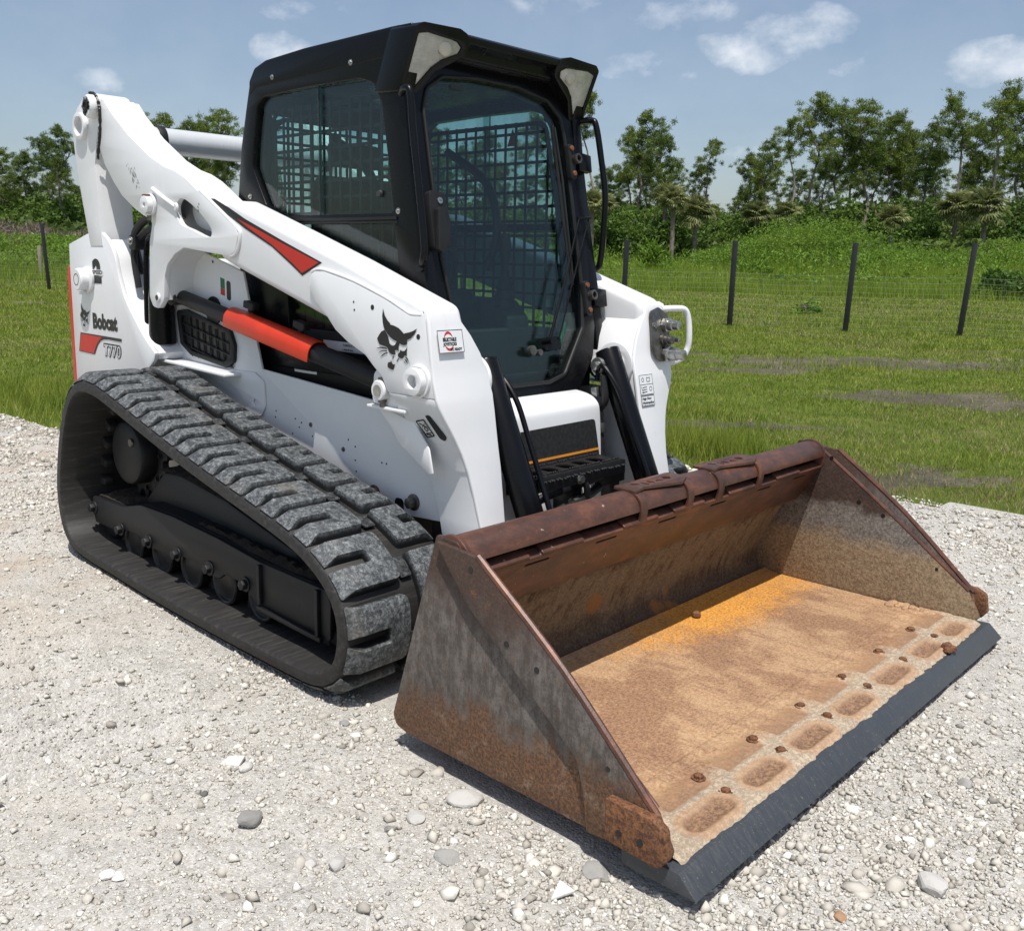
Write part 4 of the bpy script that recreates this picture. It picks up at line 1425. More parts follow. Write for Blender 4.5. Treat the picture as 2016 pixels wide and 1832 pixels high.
# side vent with its mesh
vent = MB()
vo = rounded([(.866, 1.048), (.945, 1.056), (1.30, .985), (1.33, .93), (1.322, .86), (1.268, .83), (.975, .862), (.892, .905)], .02)
vi = [(.905 + (u - 1.10) * .0 + (u - 1.10) * .88 + .195 - .0, .945 + (v - .945) * .80) for u, v in vo]
vent.plate(vo, 'xz', -.516, -.5015, [vi])
vent = vent.build('side_vent', 'plastic', chassis, .002)
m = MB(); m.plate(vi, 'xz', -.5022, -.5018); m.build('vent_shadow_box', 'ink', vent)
m = MB()
for k in range(7):
    x0 = .965 + k * .052
    m.tube([(x0, -.507, 1.03 - k * .011), (x0 + .012, -.507, .855 - k * .004)], .0035, 6)
for k in range(3):
    z0 = 1.0 - k * .045
    m.tube([(.91, -.510, z0 - .005), (1.31, -.510, z0 - .075)], .0035, 6)
m.build('vent_mesh', 'plastic', vent)
# small bolts and holes in the side plate
for x, z in [(1.83, .665), (2.03, .60)]:
    hexbolt((x, -.50, z), 'y', -1, .0065).build('bolt', 'dsteel', chassis, .001)
holes = [(1.60, .69), (1.595, .665), (1.73, .675), (1.77, .665), (1.755, .645), (1.71, .615), (1.84, .622), (2.06, .64), (2.10, .62),
         (2.10, .57), (2.105, .53), (2.25, .585), (2.275, .585), (1.44, .66)]
for x, z in holes:
    m = MB(); m.plate(arc(x, z, .0034, n=10), 'xz', -.5012, -.5002); m.build('bolt_hole', 'ink', chassis)
hexbolt((2.42, -.50, .475), 'y', -1, .020, .03).build('bolt', 'dsteel', chassis, .002)
hexbolt((2.21, -.50, .47), 'y', -1, .020, .03).build('bolt', 'dsteel', chassis, .002)
m = MB(); m.plate(rounded([(2.32, .41), (2.32, .475), (2.365, .475), (2.37, .41)], .018), 'xz', -.5014, -.5003)
m.build('notch', 'ink', chassis)
# instruction labels behind the lift cylinder
DK = -.4475
def paper(name, fr, u0, v0, u1, v1, off, parent, mat='paper', r=.003, frame=None, sk=0.0):
    mm = MB(); mm.plate(rounded([(u0, v0), (u1, v0 + sk), (u1, v1 + sk), (u0, v1)], r), fr, off, off + (.0008 if off > 0 else -.0008))
    o = mm.build(name, mat, parent)
    if frame:
        t = frame; mm = MB(); ofx = off + (.0012 if off > 0 else -.0012)
        mm.plate([(u0, v0), (u1, v0 + sk), (u1, v1 + sk), (u0, v1)], fr, ofx - .0002, ofx + .0002,
                 [[(u0 + t, v0 + t), (u1 - t, v0 + t + sk), (u1 - t, v1 - t + sk), (u0 + t, v1 - t)]])
        mm.build('border', 'ink', o)
    return o
lab = paper('instruction_label', 'xz', 1.845, .900, 2.085, .985, DK, chassis)
for k, t in enumerate(['TO REMOVE LIFT ARM SUPPORT', '1. Raise lift arms.', '2. Second person removes lift arm', 'support from cylinder rod.', '3. Lower lift arms.']):
    letters('lettering', t, 'xz', 1.965, .969 - k * .0155, (.112, .062, .105, .09, .062)[k], .0085, DK - .0014, 'ink', lab, .02)
lab = paper('instruction_label', 'xz', 1.655, .848, 1.80, .902, DK, chassis)
for k, t in enumerate(['1. Lower lift arm until', 'support is held securely', 'between lift arm and cylinder.']):
    letters('lettering', t, 'xz', 1.662, .884 - k * .0145, (.10, .105, .128)[k], .009, DK - .0014, 'ink', lab, .02)
lab = paper('instruction_label', 'xz', 1.51, .862, 1.64, .918, DK, chassis)
for k, t in enumerate(['WARNING', 'Keep clear of', 'lift arms']): letters('lettering', t, 'xz', 1.535, .898 - k * .0145, (.06, .085, .06)[k], .0085, DK - .0014, 'ink', lab, .02)
m = MB(); m.plate([(1.215, 1.20), (1.247, 1.193), (1.247, 1.152), (1.215, 1.158)], 'xz', -.5012, -.5004); m.build('green_sticker', 'green', chassis)
m = MB(); m.plate([(1.215, 1.157), (1.247, 1.151), (1.247, 1.125), (1.215, 1.13)], 'xz', -.5012, -.5004); m.build('red_sticker', 'decalred', chassis)
m = MB(); m.plate(rounded([(1.262, 1.19), (1.292, 1.183), (1.292, 1.105), (1.262, 1.112)], .014), 'xz', -.5016, -.5004); m.build('slot', 'ink', chassis)
for x in (1.16,):
    m = MB(); m.plate(arc(x, 1.262, .006, n=10), 'xz', -.5012, -.5004); m.build('bolt_hole', 'ink', chassis)
m = MB(); m.ring((1.16, -.501, 1.06), 'y', .06, .02, -.006, 20); m.build('black_flange', 'plastic', chassis)

# ---- engine hood and tailgate
m = MB()
m.plate(rounded([(.10, .45), (.08, 1.20), (.15, 1.27), (.64, 1.27), (.64, .45)], .03), 'xz', -.40, .40)
m.build('engine_hood', 'white', LOADER, .012, 3)
for s in (1, -1):
    m = MB(); m.plate(rounded([(.055, .55), (.035, .70), (.030, 1.17), (.045, 1.225), (.07, 1.225), (.075, .55)], .012), 'xz', -.632, -.45)
    m.build('tailgate_bumper', 'red', LOADER, .006, flip=s)

# ---- rear uprights: outer plate, its folded front face, the pivot boss
UP = smooth_path([(.434, 1.379), (.500, 1.338), (.545, 1.280), (.577, 1.187), (.626, 1.096), (.716, 1.000), (.806, .922), (.887, .868)], 4)
UPo = [(.076, .58), (.068, 1.215), (.073, 1.327), (.33, 1.386), (.385, 1.391)] + UP + [(.875, .836), (.80, .78), (.74, .735), (.69, .66), (.68, .58)]


def upright(s):
    m = MB()
    m.plate(UPo, 'xz', -.632, -.614)
    fl = [(u, v) for u, v in UP] + [(.875, .838)]
    m.sheet(fl[3:], -.014, 'xz', -.613, -.47)                          # folded front face
    m.plate([(.10, .58), (.10, 1.26), (.30, 1.30), (.50, 1.25), (.60, 1.08), (.84, .87), (.68, .58)], 'xz', -.470, -.456)
    u = m.build('rear_upright', 'white', LOADER, .004, flip=s)
    m = MB(); m.lathe([(.050, 0), (.052, -.006), (.052, -.048), (.046, -.055)], (.262, -.632, 1.165), 'y')
    m.build('pivot_boss', 'white', u, 0, flip=s)
    m = MB(); m.ring((.262, -.687, 1.165), 'y', .027, .0245, -.001, 28); m.build('boss_groove', 'ink', u, flip=s)
    m = MB(); m.lathe([(.058, 0), (.060, -.004), (.060, -.014), (.055, -.017)], (.275, -.632, 1.165), 'y'); m.build('boss_collar', 'white', u, flip=s)
    m = MB(); m.box((.255, -.675, 1.095), (.275, -.645, 1.11)); m.build('retainer_tab', 'white', u, .002, flip=s)
    # hoses and lift cylinder inside the upright
    m = MB(); m.tube(smooth_path([(.60, -.535, 1.20), (.56, -.54, 1.36), (.68, -.54, 1.44), (.80, -.54, 1.44)], 6), .019, 10)
    m.build('hydraulic_hose', 'hose', u, flip=s)
    m = MB(); m.tube(smooth_path([(.64, -.57, 1.14), (.61, -.57, 1.30), (.70, -.56, 1.38), (.86, -.55, 1.42)], 6), .015, 10)
    m.build('hydraulic_hose', 'hose', u, flip=s)
    m = MB(); m.plate(rounded([(.60, 1.305), (.60, 1.37), (.665, 1.37), (.665, 1.305)], .02), 'xz', -.59, -.52); m.build('hose_clamp', 'plastic', u, .004, flip=s)
    hexbolt((.625, -.59, 1.345), 'y', -1, .013).build('bolt', 'steel', u, .001, flip=s)
    m = MB(); m.tube([(.835, -.55, 1.36), (.80, -.55, 1.10), (.80, -.55, .90)], [.036, .052, .058], 20)
    m.tube(smooth_path([(.86, -.56, 1.345), (.775, -.57, 1.36), (.735, -.575, 1.30), (.725, -.58, 1.05), (.725, -.58, .95)], 5), .012, 8)
    m.build('lift_cylinder', 'black', u, .0, flip=s)
    return u


up_near = upright(1)
up_far = upright(-1)
# lettering on the near upright
YU = -.6335
m = MB(); m.plate(rounded([(.151, .910), (.580, .9075), (.578, .894), (.445, .896), (.400, .893), (.365, .884), (.333, .863), (.312, .838), (.295, .815), (.124, .819)], .003), 'xz', YU, YU - .0006)
sw = m.build('black_swoosh', 'ink', up_near)
m = MB(); m.plate([(.156, .905), (.385, .9025), (.352, .885), (.322, .863), (.302, .838), (.288, .8185), (.131, .8225)], 'xz', YU - .0009, YU - .0013)
m.build('red_swoosh', 'decalred', up_near)
letters('lettering', 'Bobcat', 'xz', .292, .937, .253, .0745, YU, 'ink', up_near, .055)
letters('lettering', 'T770', 'xz', .391, .812, .180, .066, YU, 'ink', up_near, .075, .12)
letters('lettering', 'T770', 'xz', .397, .818, .168, .054, YU - .0008, 'silver', up_near, .008, .12)
letters('numeral', '2', 'xz', .318, 1.150, .090, .112, YU, 'ink', up_near, .075)
m = MB(); m.plate([(.312, 1.187), (.425, 1.186), (.425, 1.2115), (.312, 1.2125)], 'xz', YU - .0006, YU - .0010); m.build('lettering_band', 'white', up_near)
letters('lettering', 'SPEED', 'xz', .316, 1.190, .105, .0195, YU - .0014, 'ink', up_near, .05, .08)

CAT = [
 [(2.427,1.133),(2.423,1.110),(2.426,1.088),(2.433,1.070),(2.446,1.058),(2.461,1.046),(2.478,1.038),(2.494,1.034),(2.488,1.026),(2.483,1.021),(2.476,1.019),(2.466,1.020),(2.458,1.025),(2.455,1.036),(2.451,1.046),(2.443,1.056),(2.4345,1.0665),(2.418,1.060),(2.405,1.047),(2.397,1.036),(2.404,1.025),(2.410,1.018),(2.431,1.015),(2.447,1.012),(2.452,1.005),(2.458,0.996),(2.468,0.991),(2.481,0.991),(2.488,0.993),(2.484,1.000),(2.483,1.005),(2.491,1.007),(2.498,1.006),(2.503,1.002),(2.502,1.011),(2.503,1.020),(2.507,1.029),(2.515,1.026),(2.525,1.024),(2.537,1.026),(2.544,1.030),(2.542,1.036),(2.543,1.042),(2.559,1.048),(2.573,1.059),(2.583,1.070),(2.589,1.080),(2.573,1.072),(2.554,1.066),(2.537,1.063),(2.528,1.060),(2.518,1.067),(2.503,1.076),(2.483,1.082),(2.462,1.085),(2.461,1.089),(2.449,1.097),(2.436,1.111),(2.430,1.124)],
 [(2.544,1.023),(2.540,1.014),(2.530,1.006),(2.520,1.005),(2.509,1.008),(2.509,1.002),(2.498,0.993),(2.502,0.986),(2.510,0.982),(2.520,0.982),(2.527,0.987),(2.529,0.993),(2.542,0.991),(2.541,1.004)],
 [(2.453,0.965),(2.449,0.958),(2.449,0.949),(2.461,0.944),(2.475,0.942),(2.481,0.951),(2.485,0.961),(2.476,0.959),(2.469,0.964),(2.465,0.972),(2.463,0.965)],
 [(2.474,0.986),(2.479,0.987),(2.477,0.980),(2.473,0.975)], [(2.501,0.982),(2.503,0.979),(2.498,0.972),(2.492,0.969),(2.496,0.975)],
 [(2.390,1.004),(2.408,1.009),(2.425,1.011),(2.441,1.010),(2.446,1.005),(2.433,1.0065),(2.413,1.0065)],
 [(2.400,0.990),(2.413,0.997),(2.428,1.001),(2.444,1.0015),(2.446,0.998),(2.430,0.9985),(2.413,0.9945)],
 [(2.411,0.977),(2.423,0.987),(2.436,0.993),(2.448,0.996),(2.449,0.993),(2.435,0.989)],
 [(2.523,0.978),(2.532,0.971),(2.539,0.961),(2.535,0.967)], [(2.529,0.982),(2.540,0.978),(2.548,0.966),(2.542,0.971)],
 [(2.532,0.989),(2.544,0.986),(2.557,0.967),(2.549,0.976)]]


def emblem(fr, f, off, parent):
    m = MB()
    for poly in CAT: m.plate([f(u, v) for u, v in poly], fr, off, off - .0006)
    return m.build('cat_head_emblem', 'ink', parent, smooth=False)


emblem('xz', lambda u, v: (.210 + (u - 2.493) * .54, .995 + (v - 1.038) * .57), YU, up_near)

# ---- lift arms
RP = rounded([(.470, 1.925), (.512, 1.956), (.581, 1.892), (.733, 1.786), (.924, 1.682), (1.039, 1.638), (1.123, 1.617), (1.204, 1.586),
              (1.295, 1.536), (1.559, 1.392), (1.578, 1.368), (1.552, 1.303), (1.510, 1.287), (1.169, 1.317), (1.096, 1.292), (1.030, 1.249),
              (1.003, 1.198), (.990, 1.103), (.944, 1.062), (.893, 1.069), (.867, 1.110), (.888, 1.341), (.923, 1.427), (.841, 1.450),
              (.765, 1.480), (.657, 1.535), (.581, 1.597), (.504, 1.675), (.456, 1.760), (.462, 1.871)],
             [.01, .02, 0, .1, .1, .1, .1, .1, .1, .03, .02, .03, .03, .05, .05, .05, .04, .03, .03, .03, .03, .05, .03, .05, .05, .05, .05, .05, .03, .03], 4)
OVAL = smooth_path([(1.119, 1.470), (1.150, 1.508), (1.211, 1.500), (1.315, 1.447), (1.385, 1.393), (1.383, 1.360), (1.335, 1.362), (1.235, 1.387), (1.150, 1.412)], 4, True)
KNEE = [(2.626, 1.136), (2.642, 1.098), (2.655, .98), (2.663, .924), (2.680, .867), (2.447, .867), (2.415, .915), (2.374, .943), (2.333, .976),
        (2.241, 1.012), (2.171, 1.050), (2.127, 1.091), (2.055, 1.142), (2.028, 1.184), (2.034, 1.231), (2.058, 1.243), (2.113, 1.244),
        (2.269, 1.213), (2.432, 1.165), (2.518, 1.132), (2.555, 1.119), (2.600, 1.119)]
# below the pin the outer plate folds inwards: rows of (z, x rear, x front, y)
LEG = [(.8665, 2.447, 2.680, -.637), (.845, 2.475, 2.684, -.632), (.815, 2.488, 2.690, -.619), (.784, 2.491, 2.695, -.602), (.741, 2.492, 2.703, -.580),
       (.694, 2.502, 2.713, -.560), (.633, 2.524, 2.727, -.543), (.56, 2.545, 2.742, -.532), (.463, 2.572, 2.767, -.526), (.38, 2.59, 2.785, -.525)]
# front plate: rows of (z, x, y outer, y inner)
FRT = [(1.142, 2.612, -.632, -.520), (1.132, 2.632, -.636, -.508), (1.10, 2.640, -.638, -.496), (1.057, 2.646, -.638, -.460), (1.0, 2.655, -.638, -.425), (.964, 2.660, -.638, -.411), (.924, 2.666, -.638, -.398), (.867, 2.682, -.638, -.392),
       (.845, 2.686, -.633, -.392), (.815, 2.692, -.620, -.392), (.784, 2.697, -.603, -.392), (.741, 2.705, -.581, -.393), (.694, 2.715, -.561, -.395), (.633, 2.729, -.544, -.397), (.56, 2.745, -.533, -.404), (.463, 2.770, -.527, -.417), (.38, 2.79, -.526, -.425)]


def strip(rows_a, rows_b):
    """closed shell between two sheets of points"""
    m = MB(); A = [[m.bm.verts.new(p) for p in r] for r in rows_a]; Bv = [[m.bm.verts.new(p) for p in r] for r in rows_b]
    n, k = len(A), len(A[0])
    for g, fl in ((A, 0), (Bv, 1)):
        for i in range(n - 1):
            for j in range(k - 1):
                m.bm.faces.new((g[i][j], g[i + 1][j], g[i + 1][j + 1], g[i][j + 1]))
    for i in range(n - 1):
        for j in (0, k - 1): m.bm.faces.new((A[i][j], A[i + 1][j], Bv[i + 1][j], Bv[i][j]))
    for j in range(k - 1):
        for i in (0, n - 1): m.bm.faces.new((A[i][j], A[i][j + 1], Bv[i][j + 1], Bv[i][j]))
    return m


def arm(s):
    m = MB()
    BT = [(1.42, 1.470), (1.50, 1.495), (1.874, 1.384), (2.204, 1.284), (2.62, 1.148), (2.635, 1.10), (2.60, .98), (2.40, 1.00), (2.145, 1.07), (1.863, 1.15),
          (1.593, 1.226), (1.42, 1.278)]
    m.plate(BT, 'xz', -.622, -.478)
    a = m.build('lift_arm', 'white', LOADER, .026, 4, flip=s)
    m = MB(); m.plate(RP, 'xz', -.634, -.612, [OVAL]); m.build('rear_plate', 'white', a, .005, flip=s)
    m = MB(); m.plate([(u, v) for u, v in RP], 'xz', -.49, -.468); m.build('rear_plate', 'white', a, .005, flip=s)
    m = MB(); m.sheet([(u, v) for u, v in RP[4:46]], .012, 'xz', -.610, -.492)
    top = [p for p in RP if p[0] > .47 and p[1] > 1.395 and (p[1] > 2.07 - p[0] * .49 or p[0] > 1.1)]
    top = [(.505, 1.947), (.581, 1.880), (.733, 1.774), (.924, 1.670), (1.039, 1.626), (1.123, 1.605), (1.204, 1.574), (1.295, 1.524), (1.40, 1.465), (1.50, 1.415)]
    m = MB(); m.sheet(top, .010, 'xz', -.6115, -.4905)
    bot = [(.466, 1.76), (.514, 1.683), (.589, 1.606), (.664, 1.545), (.77, 1.490), (.845, 1.460), (.93, 1.437)]
    m.sheet(bot, .010, 'xz', -.6115, -.4905)
    b2 = [(.898, 1.341), (.877, 1.115)]
    m.sheet(b2, .010, 'xz', -.6115, -.4905)
    m.sheet([(1.52, 1.290), (1.40, 1.294), (1.169, 1.320), (1.092, 1.296), (1.026, 1.252), (1.000, 1.20), (.988, 1.10)], -.010, 'xz', -.6115, -.4905)
    m.build('box_web', 'white', a, .0, flip=s)
    m = MB(); m.plate([(u, v) for u, v in OVAL], 'xz', -.560, -.556); m.build('window_back', 'white', a, flip=s)
    m = MB(); m.tube(smooth_path([(.935, -.636, 1.555), (1.03, -.636, 1.515), (1.125, -.636, 1.478)], 3), .009, 8); m.build('weld_bead', 'white', a, flip=s)
    m = MB(); m.lathe([(.012, 0), (.018, -.002), (.012, -.009)], (1.128, -.634, 1.477), 'y', 12); m.build('weld_end', 'white', a, flip=s)
    # knee plates and the folded front plate
    m = MB(); m.plate(KNEE, 'xz', -.637, -.6225); m.build('knee_plate', 'white', a, .005, flip=s)
    m = strip([[(xr, y, z), (xf - .002, y, z)] for z, xr, xf, y in LEG], [[(xr, y + .014, z), (xf - .002, y + .014, z)] for z, xr, xf, y in LEG])
    m.build('lower_leg_plate', 'white', a, .004, flip=s)
    inn = [(z, x, yi) for z, x, yo, yi in FRT if z < 1.12]
    m = strip([[(2.40 if z > .9 else 2.53, yi - .004, z), (x - .004, yi - .004, z)] for z, x, yi in inn], [[(2.40 if z > .9 else 2.53, yi - .018, z), (x - .004, yi - .018, z)] for z, x, yi in inn])
    m.build('inner_leg_plate', 'white', a, .003, flip=s)
    m = strip([[(x, yo, z), (x, yi, z)] for z, x, yo, yi in FRT], [[(x - .014, yo, z - .004), (x - .014, yi, z - .004)] for z, x, yo, yi in FRT])
    m.build('front_plate', 'white', a, .006, 3, flip=s)
    m = MB(); m.sheet([(2.05, 1.14), (2.127, 1.095), (2.241, 1.02), (2.374, .95), (2.447, .885), (2.49, .80)], .010, 'xz', -.6215, -.50)
    m.build('rear_web', 'white', a, flip=s)
    m = MB()                                            # weld bead along the knee plate edge
    m.tube(smooth_path([(u, -.630, v + .003) for u, v in [(2.03, 1.19), (2.036, 1.231), (2.058, 1.244), (2.113, 1.245), (2.269, 1.214), (2.432, 1.166), (2.518, 1.133), (2.555, 1.120), (2.61, 1.12)]], 4), .007, 8)
    m.build('weld_bead', 'white', a, flip=s)
    m = MB(); m.tube(smooth_path([(u, -.627, v) for u, v in [(1.30, 1.538), (1.43, 1.467), (1.556, 1.396), (1.581, 1.368), (1.556, 1.303), (1.51, 1.285)]], 4), .007, 8)
    m.build('weld_bead', 'white', a, flip=s)
    for (x, z, ro, ri, h) in [(2.600, .918, .043, .0215, .034), (.921, 1.49, .036, .010, .034)]:
        m = MB(); m.ring((x, -.636, z), 'y', ro, ri, -h, 32); m.build('pin_boss', 'white', a, .004, 2, flip=s)
        m = MB(); m.ring((x, -.636, z), 'y', ro + .010, ro + .0005, -.012, 32); m.build('boss_collar', 'white', a, .004, flip=s)
        m = MB(); m.lathe([(ri * .98, 0), (ri * .98, -.004)], (x, -.6375, z), 'y', 20); m.build('pin_end', 'rust' if ri < .015 else 'white', a, flip=s)
    m = MB(); m.box((.905, -.668, 1.524), (.935, -.645, 1.532)); m.build('retainer_tab', 'rust', a, flip=s)
    hexbolt((.935, -.655, 1.445), 'z', -1, .009, .02, False).build('bolt', 'dsteel', a, flip=s)
    m = MB(); m.lathe([(.017, 0), (.020, -.003), (.017, -.008)], (.944, -.634, 1.108), 'y', 18); m.build('pin_boss', 'white', a, flip=s)
    m = MB(); m.lathe([(.011, 0), (.011, -.002)], (.944, -.642, 1.108), 'y', 14); m.build('pin_end', 'dsteel', a, flip=s)
    for x, z, r in [(2.372, 1.135, .0085), (2.594, 1.055, .0085), (2.275, 1.148, .0036), (2.278, 1.122, .0036)]:
        m = MB(); m.plate(arc(x, z, r, n=14), 'xz', -.6378, -.6368); m.build('drill_hole', 'ink', a, flip=s)
    LGF = (Vector((0, -.6035, .784)), Vector((1, 0, 0)), Vector((0, -.0195, .0370)).normalized(), Vector((0, -.885, -.466)))
    m = MB(); m.plate(rounded([(2.604, .030), (2.626, .032), (2.668, -.045), (2.655, -.062), (2.634, -.055)], .012), LGF, .0010, .0030); m.build('slot', 'ink', a, flip=s)
    # cylinder foot: ear plate, pin and gusset behind the knee
    m = MB(); m.plate(rounded([(2.335, .82), (2.345, .915), (2.38, .955), (2.44, .945), (2.50, .85), (2.50, .80)], .02), 'xz', -.612, -.598)
    m.plate([(2.33, .815), (2.53, .775), (2.60, .70), (2.62, .62), (2.60, .615), (2.45, .70), (2.42, .74)], 'xz', -.598, -.590)
    m.box((2.325, -.628, .803), (2.52, -.52, .815))
    m.build('cylinder_foot', 'white', a, .004, flip=s)
    m = MB(); m.lathe([(.032, 0), (.034, -.004), (.034, -.026), (.030, -.030)], (2.40, -.612, .868), 'y', 28); m.build('foot_pin', 'white', a, flip=s)
    m = MB(); m.lathe([(.019, 0), (.019, -.003)], (2.40, -.642, .868), 'y', 24); m.build('pin_end', 'steel', a, flip=s)
    hexbolt((2.405, -.625, .835), 'z', -1, .010, .022).build('bolt', 'dsteel', a, flip=s)
    m = MB(); m.box((2.392, -.632, .898), (2.418, -.618, .91)); m.build('retainer_tab', 'dsteel', a, flip=s)
    return a


arm_near = arm(1)
arm_far = arm(-1)
# decals on the near arm
emblem('xz', lambda u, v: (u, v), -.6385, arm_near)
m = MB(); m.plate([(1.37, 1.505), (1.40, 1.503), (1.50, 1.468), (1.612, 1.424), (1.858, 1.343), (2.084, 1.272), (1.968, 1.225), (1.902, 1.262), (1.785, 1.323), (1.610, 1.389), (1.48, 1.445), (1.38, 1.492)], 'xz', -.6232, -.6224)
m.build('stripe_outline', 'ink', arm_near, smooth=False)
m = MB(); m.plate([(1.559, 1.426), (1.688, 1.387), (1.857, 1.334), (2.066, 1.272), (1.968, 1.234), (1.908, 1.269), (1.785, 1.331), (1.624, 1.395)], 'xz', -.6240, -.6234)
m.build('red_stripe', 'decalred', arm_near, smooth=False)
TD = (Vector((0, -.6035, .784)), Vector((1, 0, 0)), Vector((0, -.0195, .0370)).normalized(), Vector((0, -.885, -.466)))
OFF0, OFF1 = .0012, .0030
m = MB(); m.plate(rounded([(2.545, .0), (2.590, .012), (2.612, -.050), (2.570, -.062)], .006), TD, OFF0, OFF1, [rounded([(2.5485, -.003), (2.5875, .008), (2.608, -.0475), (2.573, -.058)], .005)])
for (a0, b0), (a1, b1) in [((2.560, -.008), (2.588, -.018)), ((2.586, -.004), (2.566, -.022)), ((2.574, -.044), (2.602, -.038))]:
    m.plate([(a0, b0 - .001), (a1, b1 - .001), (a1, b1 + .001), (a0, b0 + .001)], TD, OFF0, OFF1)
m.plate(arc(2.583, -.026, .009, n=16), TD, OFF0, OFF1, [arc(2.583, -.026, .0065, n=16)])
for k in range(4): m.plate([(2.577 + k * .006, -.050), (2.579 + k * .006, -.050), (2.576 + k * .006, -.044), (2.574 + k * .006, -.044)], TD, OFF0, OFF1)
m.build('tie_down_symbol', 'ink', arm_near)
scuff = MB(); rr = random.Random(3)
for cx, cz, n, L in [(.77, 1.628, 16, .032), (.80, 1.59, 7, .02), (1.30, 1.475, 5, .018), (1.14, 1.45, 4, .02), (.72, 1.66, 4, .015)]:
    for k in range(n):
        x0, z0 = cx + rr.gauss(0, .010), cz + rr.gauss(0, .012)
        a_ = rr.gauss(-1.1, .35); l_ = rr.uniform(.3, 1) * L; w_ = rr.uniform(.001, .003)
        dx, dz = math.cos(a_) * l_, math.sin(a_) * l_
        scuff.plate([(x0, z0), (x0 + dx * .5 + w_, z0 + dz * .5), (x0 + dx, z0 + dz), (x0 + dx * .5 - w_, z0 + dz * .5)], 'xz', -.6346, -.6342)
scuff.build('paint_scuffs', 'ink', arm_near, smooth=False)
# sticker on the near front plate
PF = (Vector((2.861, 0, 0)), Vector((0, 1, 0)), Vector((-.2, 0, 1)), Vector((1, 0, .2)).normalized())
v0 = 1.006
st = paper('joystick_sticker', PF, -.612, v0, -.505, v0 + .070, .003, arm_near, frame=.0018)
letters('lettering', 'SELECTABLE', PF, -.592, v0 + .035, .058, .012, .0046, 'ink', st, .055, .1)
letters('lettering', 'JOYSTICKS', PF, -.593, v0 + .019, .058, .013, .0046, 'ink', st, .055, .1)
letters('lettering', 'R/C READY', PF, -.564, v0 + .006, .050, .009, .0046, 'ink', st, .05, .1)
m = MB()
def crescent(a0, a1, n=14):
    o = [(-.567 + .020 * math.cos(rad(a0 + (a1 - a0) * i / n)), v0 + .036 + .030 * math.sin(rad(a0 + (a1 - a0) * i / n))) for i in range(n + 1)]
    q = [(-.567 + (.020 - .008 * math.sin(math.pi * i / n)) * math.cos(rad(a0 + (a1 - a0) * i / n)), v0 + .036 + (.030 - .008 * math.sin(math.pi * i / n)) * math.sin(rad(a0 + (a1 - a0) * i / n))) for i in range(n + 1)]
    return o + q[::-1]
m.plate(crescent(15, 165)[1:-1], PF, .0040, .0043); m.plate(crescent(195, 340)[1:-1], PF, .0040, .0043)
m.build('red_loop', 'decalred', st, smooth=False)
# stickers on the far front plate
PF_, PF = PF, (Vector((2.861 - .0058, 0, 0)),) + PF[1:]
fs = paper('hydraulics_sticker', PF, .408, .790, .495, .866, .0012, arm_far, frame=.0016)
m = MB(); zz = .828
m.plate([(.410, zz), (.493, zz), (.493, zz + .0015), (.410, zz + .0015)], PF, .0024, .0028)
for cu_, cv_, r_ in [(.430, .847, .008), (.476, .811, .009)]:
    m.plate(arc(cu_, cv_, r_, n=16), PF, .0024, .0028, [arc(cu_, cv_, r_ - .0018, n=16)])
m.plate([(.455, .838), (.477, .838), (.477, .856), (.466, .853), (.455, .856)], PF, .0024, .0028, [[(.457, .840), (.475, .840), (.475, .854), (.466, .851), (.457, .854)]])
for k in range(3): m.plate([(.418 + k * .003, .797 + k * .0095), (.452, .800 + k * .009), (.452, .8025 + k * .009), (.418 + k * .003, .800 + k * .0095)], PF, .0024, .0028)
m.plate([(.414, .822), (.416, .822), (.428, .796), (.426, .796)], PF, .0024, .0028)
m.build('pictogram', 'ink', fs, smooth=False)
fs2 = paper('flow_sticker', PF, .408, .748, .493, .786, .0012, arm_far, frame=.0018)
letters('lettering', 'High Flow', PF, .414, .768, .060, .012, .0031, 'ink', fs2, .03)
letters('lettering', 'Hydraulics', PF, .414, .752, .073, .013, .0031, 'ink', fs2, .03)

PF = PF_
# hydraulic couplers on the far front plate with their guard handle
cp = MB()
cp.plate(rounded([(.512, 1.104), (.575, 1.120), (.632, 1.09), (.626, .945), (.583, .908), (.540, .908), (.500, .966), (.510, 1.051)], .02), PF, .003, .012)
coup = cp.build('coupler_block', 'dsteel', arm_far, .004)
for y, z, r, l, mt in [(.600, 1.052, .022, .070, 'steel'), (.590, .940, .026, .082, 'steel'), (.575, .995, .019, .048, 'dsteel'), (.622, .993, .012, .048, 'steel')]:
    x0 = 2.861 - .2 * z + .011
    m = MB(); m.lathe([(r * 1.2, 0), (r * 1.2, l * .25), (r, l * .3), (r, l * .62), (r * .8, l * .65), (r * .8, l), (r * .6, l + .002)], (x0, y, z), 'x', 20)
    m.build('coupler', mt, coup, .0)
    if r > .02:
        m = MB(); m.plate(arc(y, z, r * 1.35, n=6), 'yz', x0 + .001, x0 + .022); m.build('coupler_nut', 'steel', coup, .001)
hexbolt((2.861 - .2 * 1.05 + .012, .528, 1.05), 'x', 1, .010).build('bolt', 'steel', coup)
m = MB()
m.tube(smooth_path([(2.635, .615, 1.112), (2.668, .672, 1.115), (2.682, .712, 1.108), (2.69, .728, 1.07), (2.695, .732, 1.0), (2.69, .730, .950), (2.68, .705, .915), (2.67, .655, .900), (2.65, .61, .895)], 6), .0125, 12)
m.build('guard_handle', 'white', arm_far)

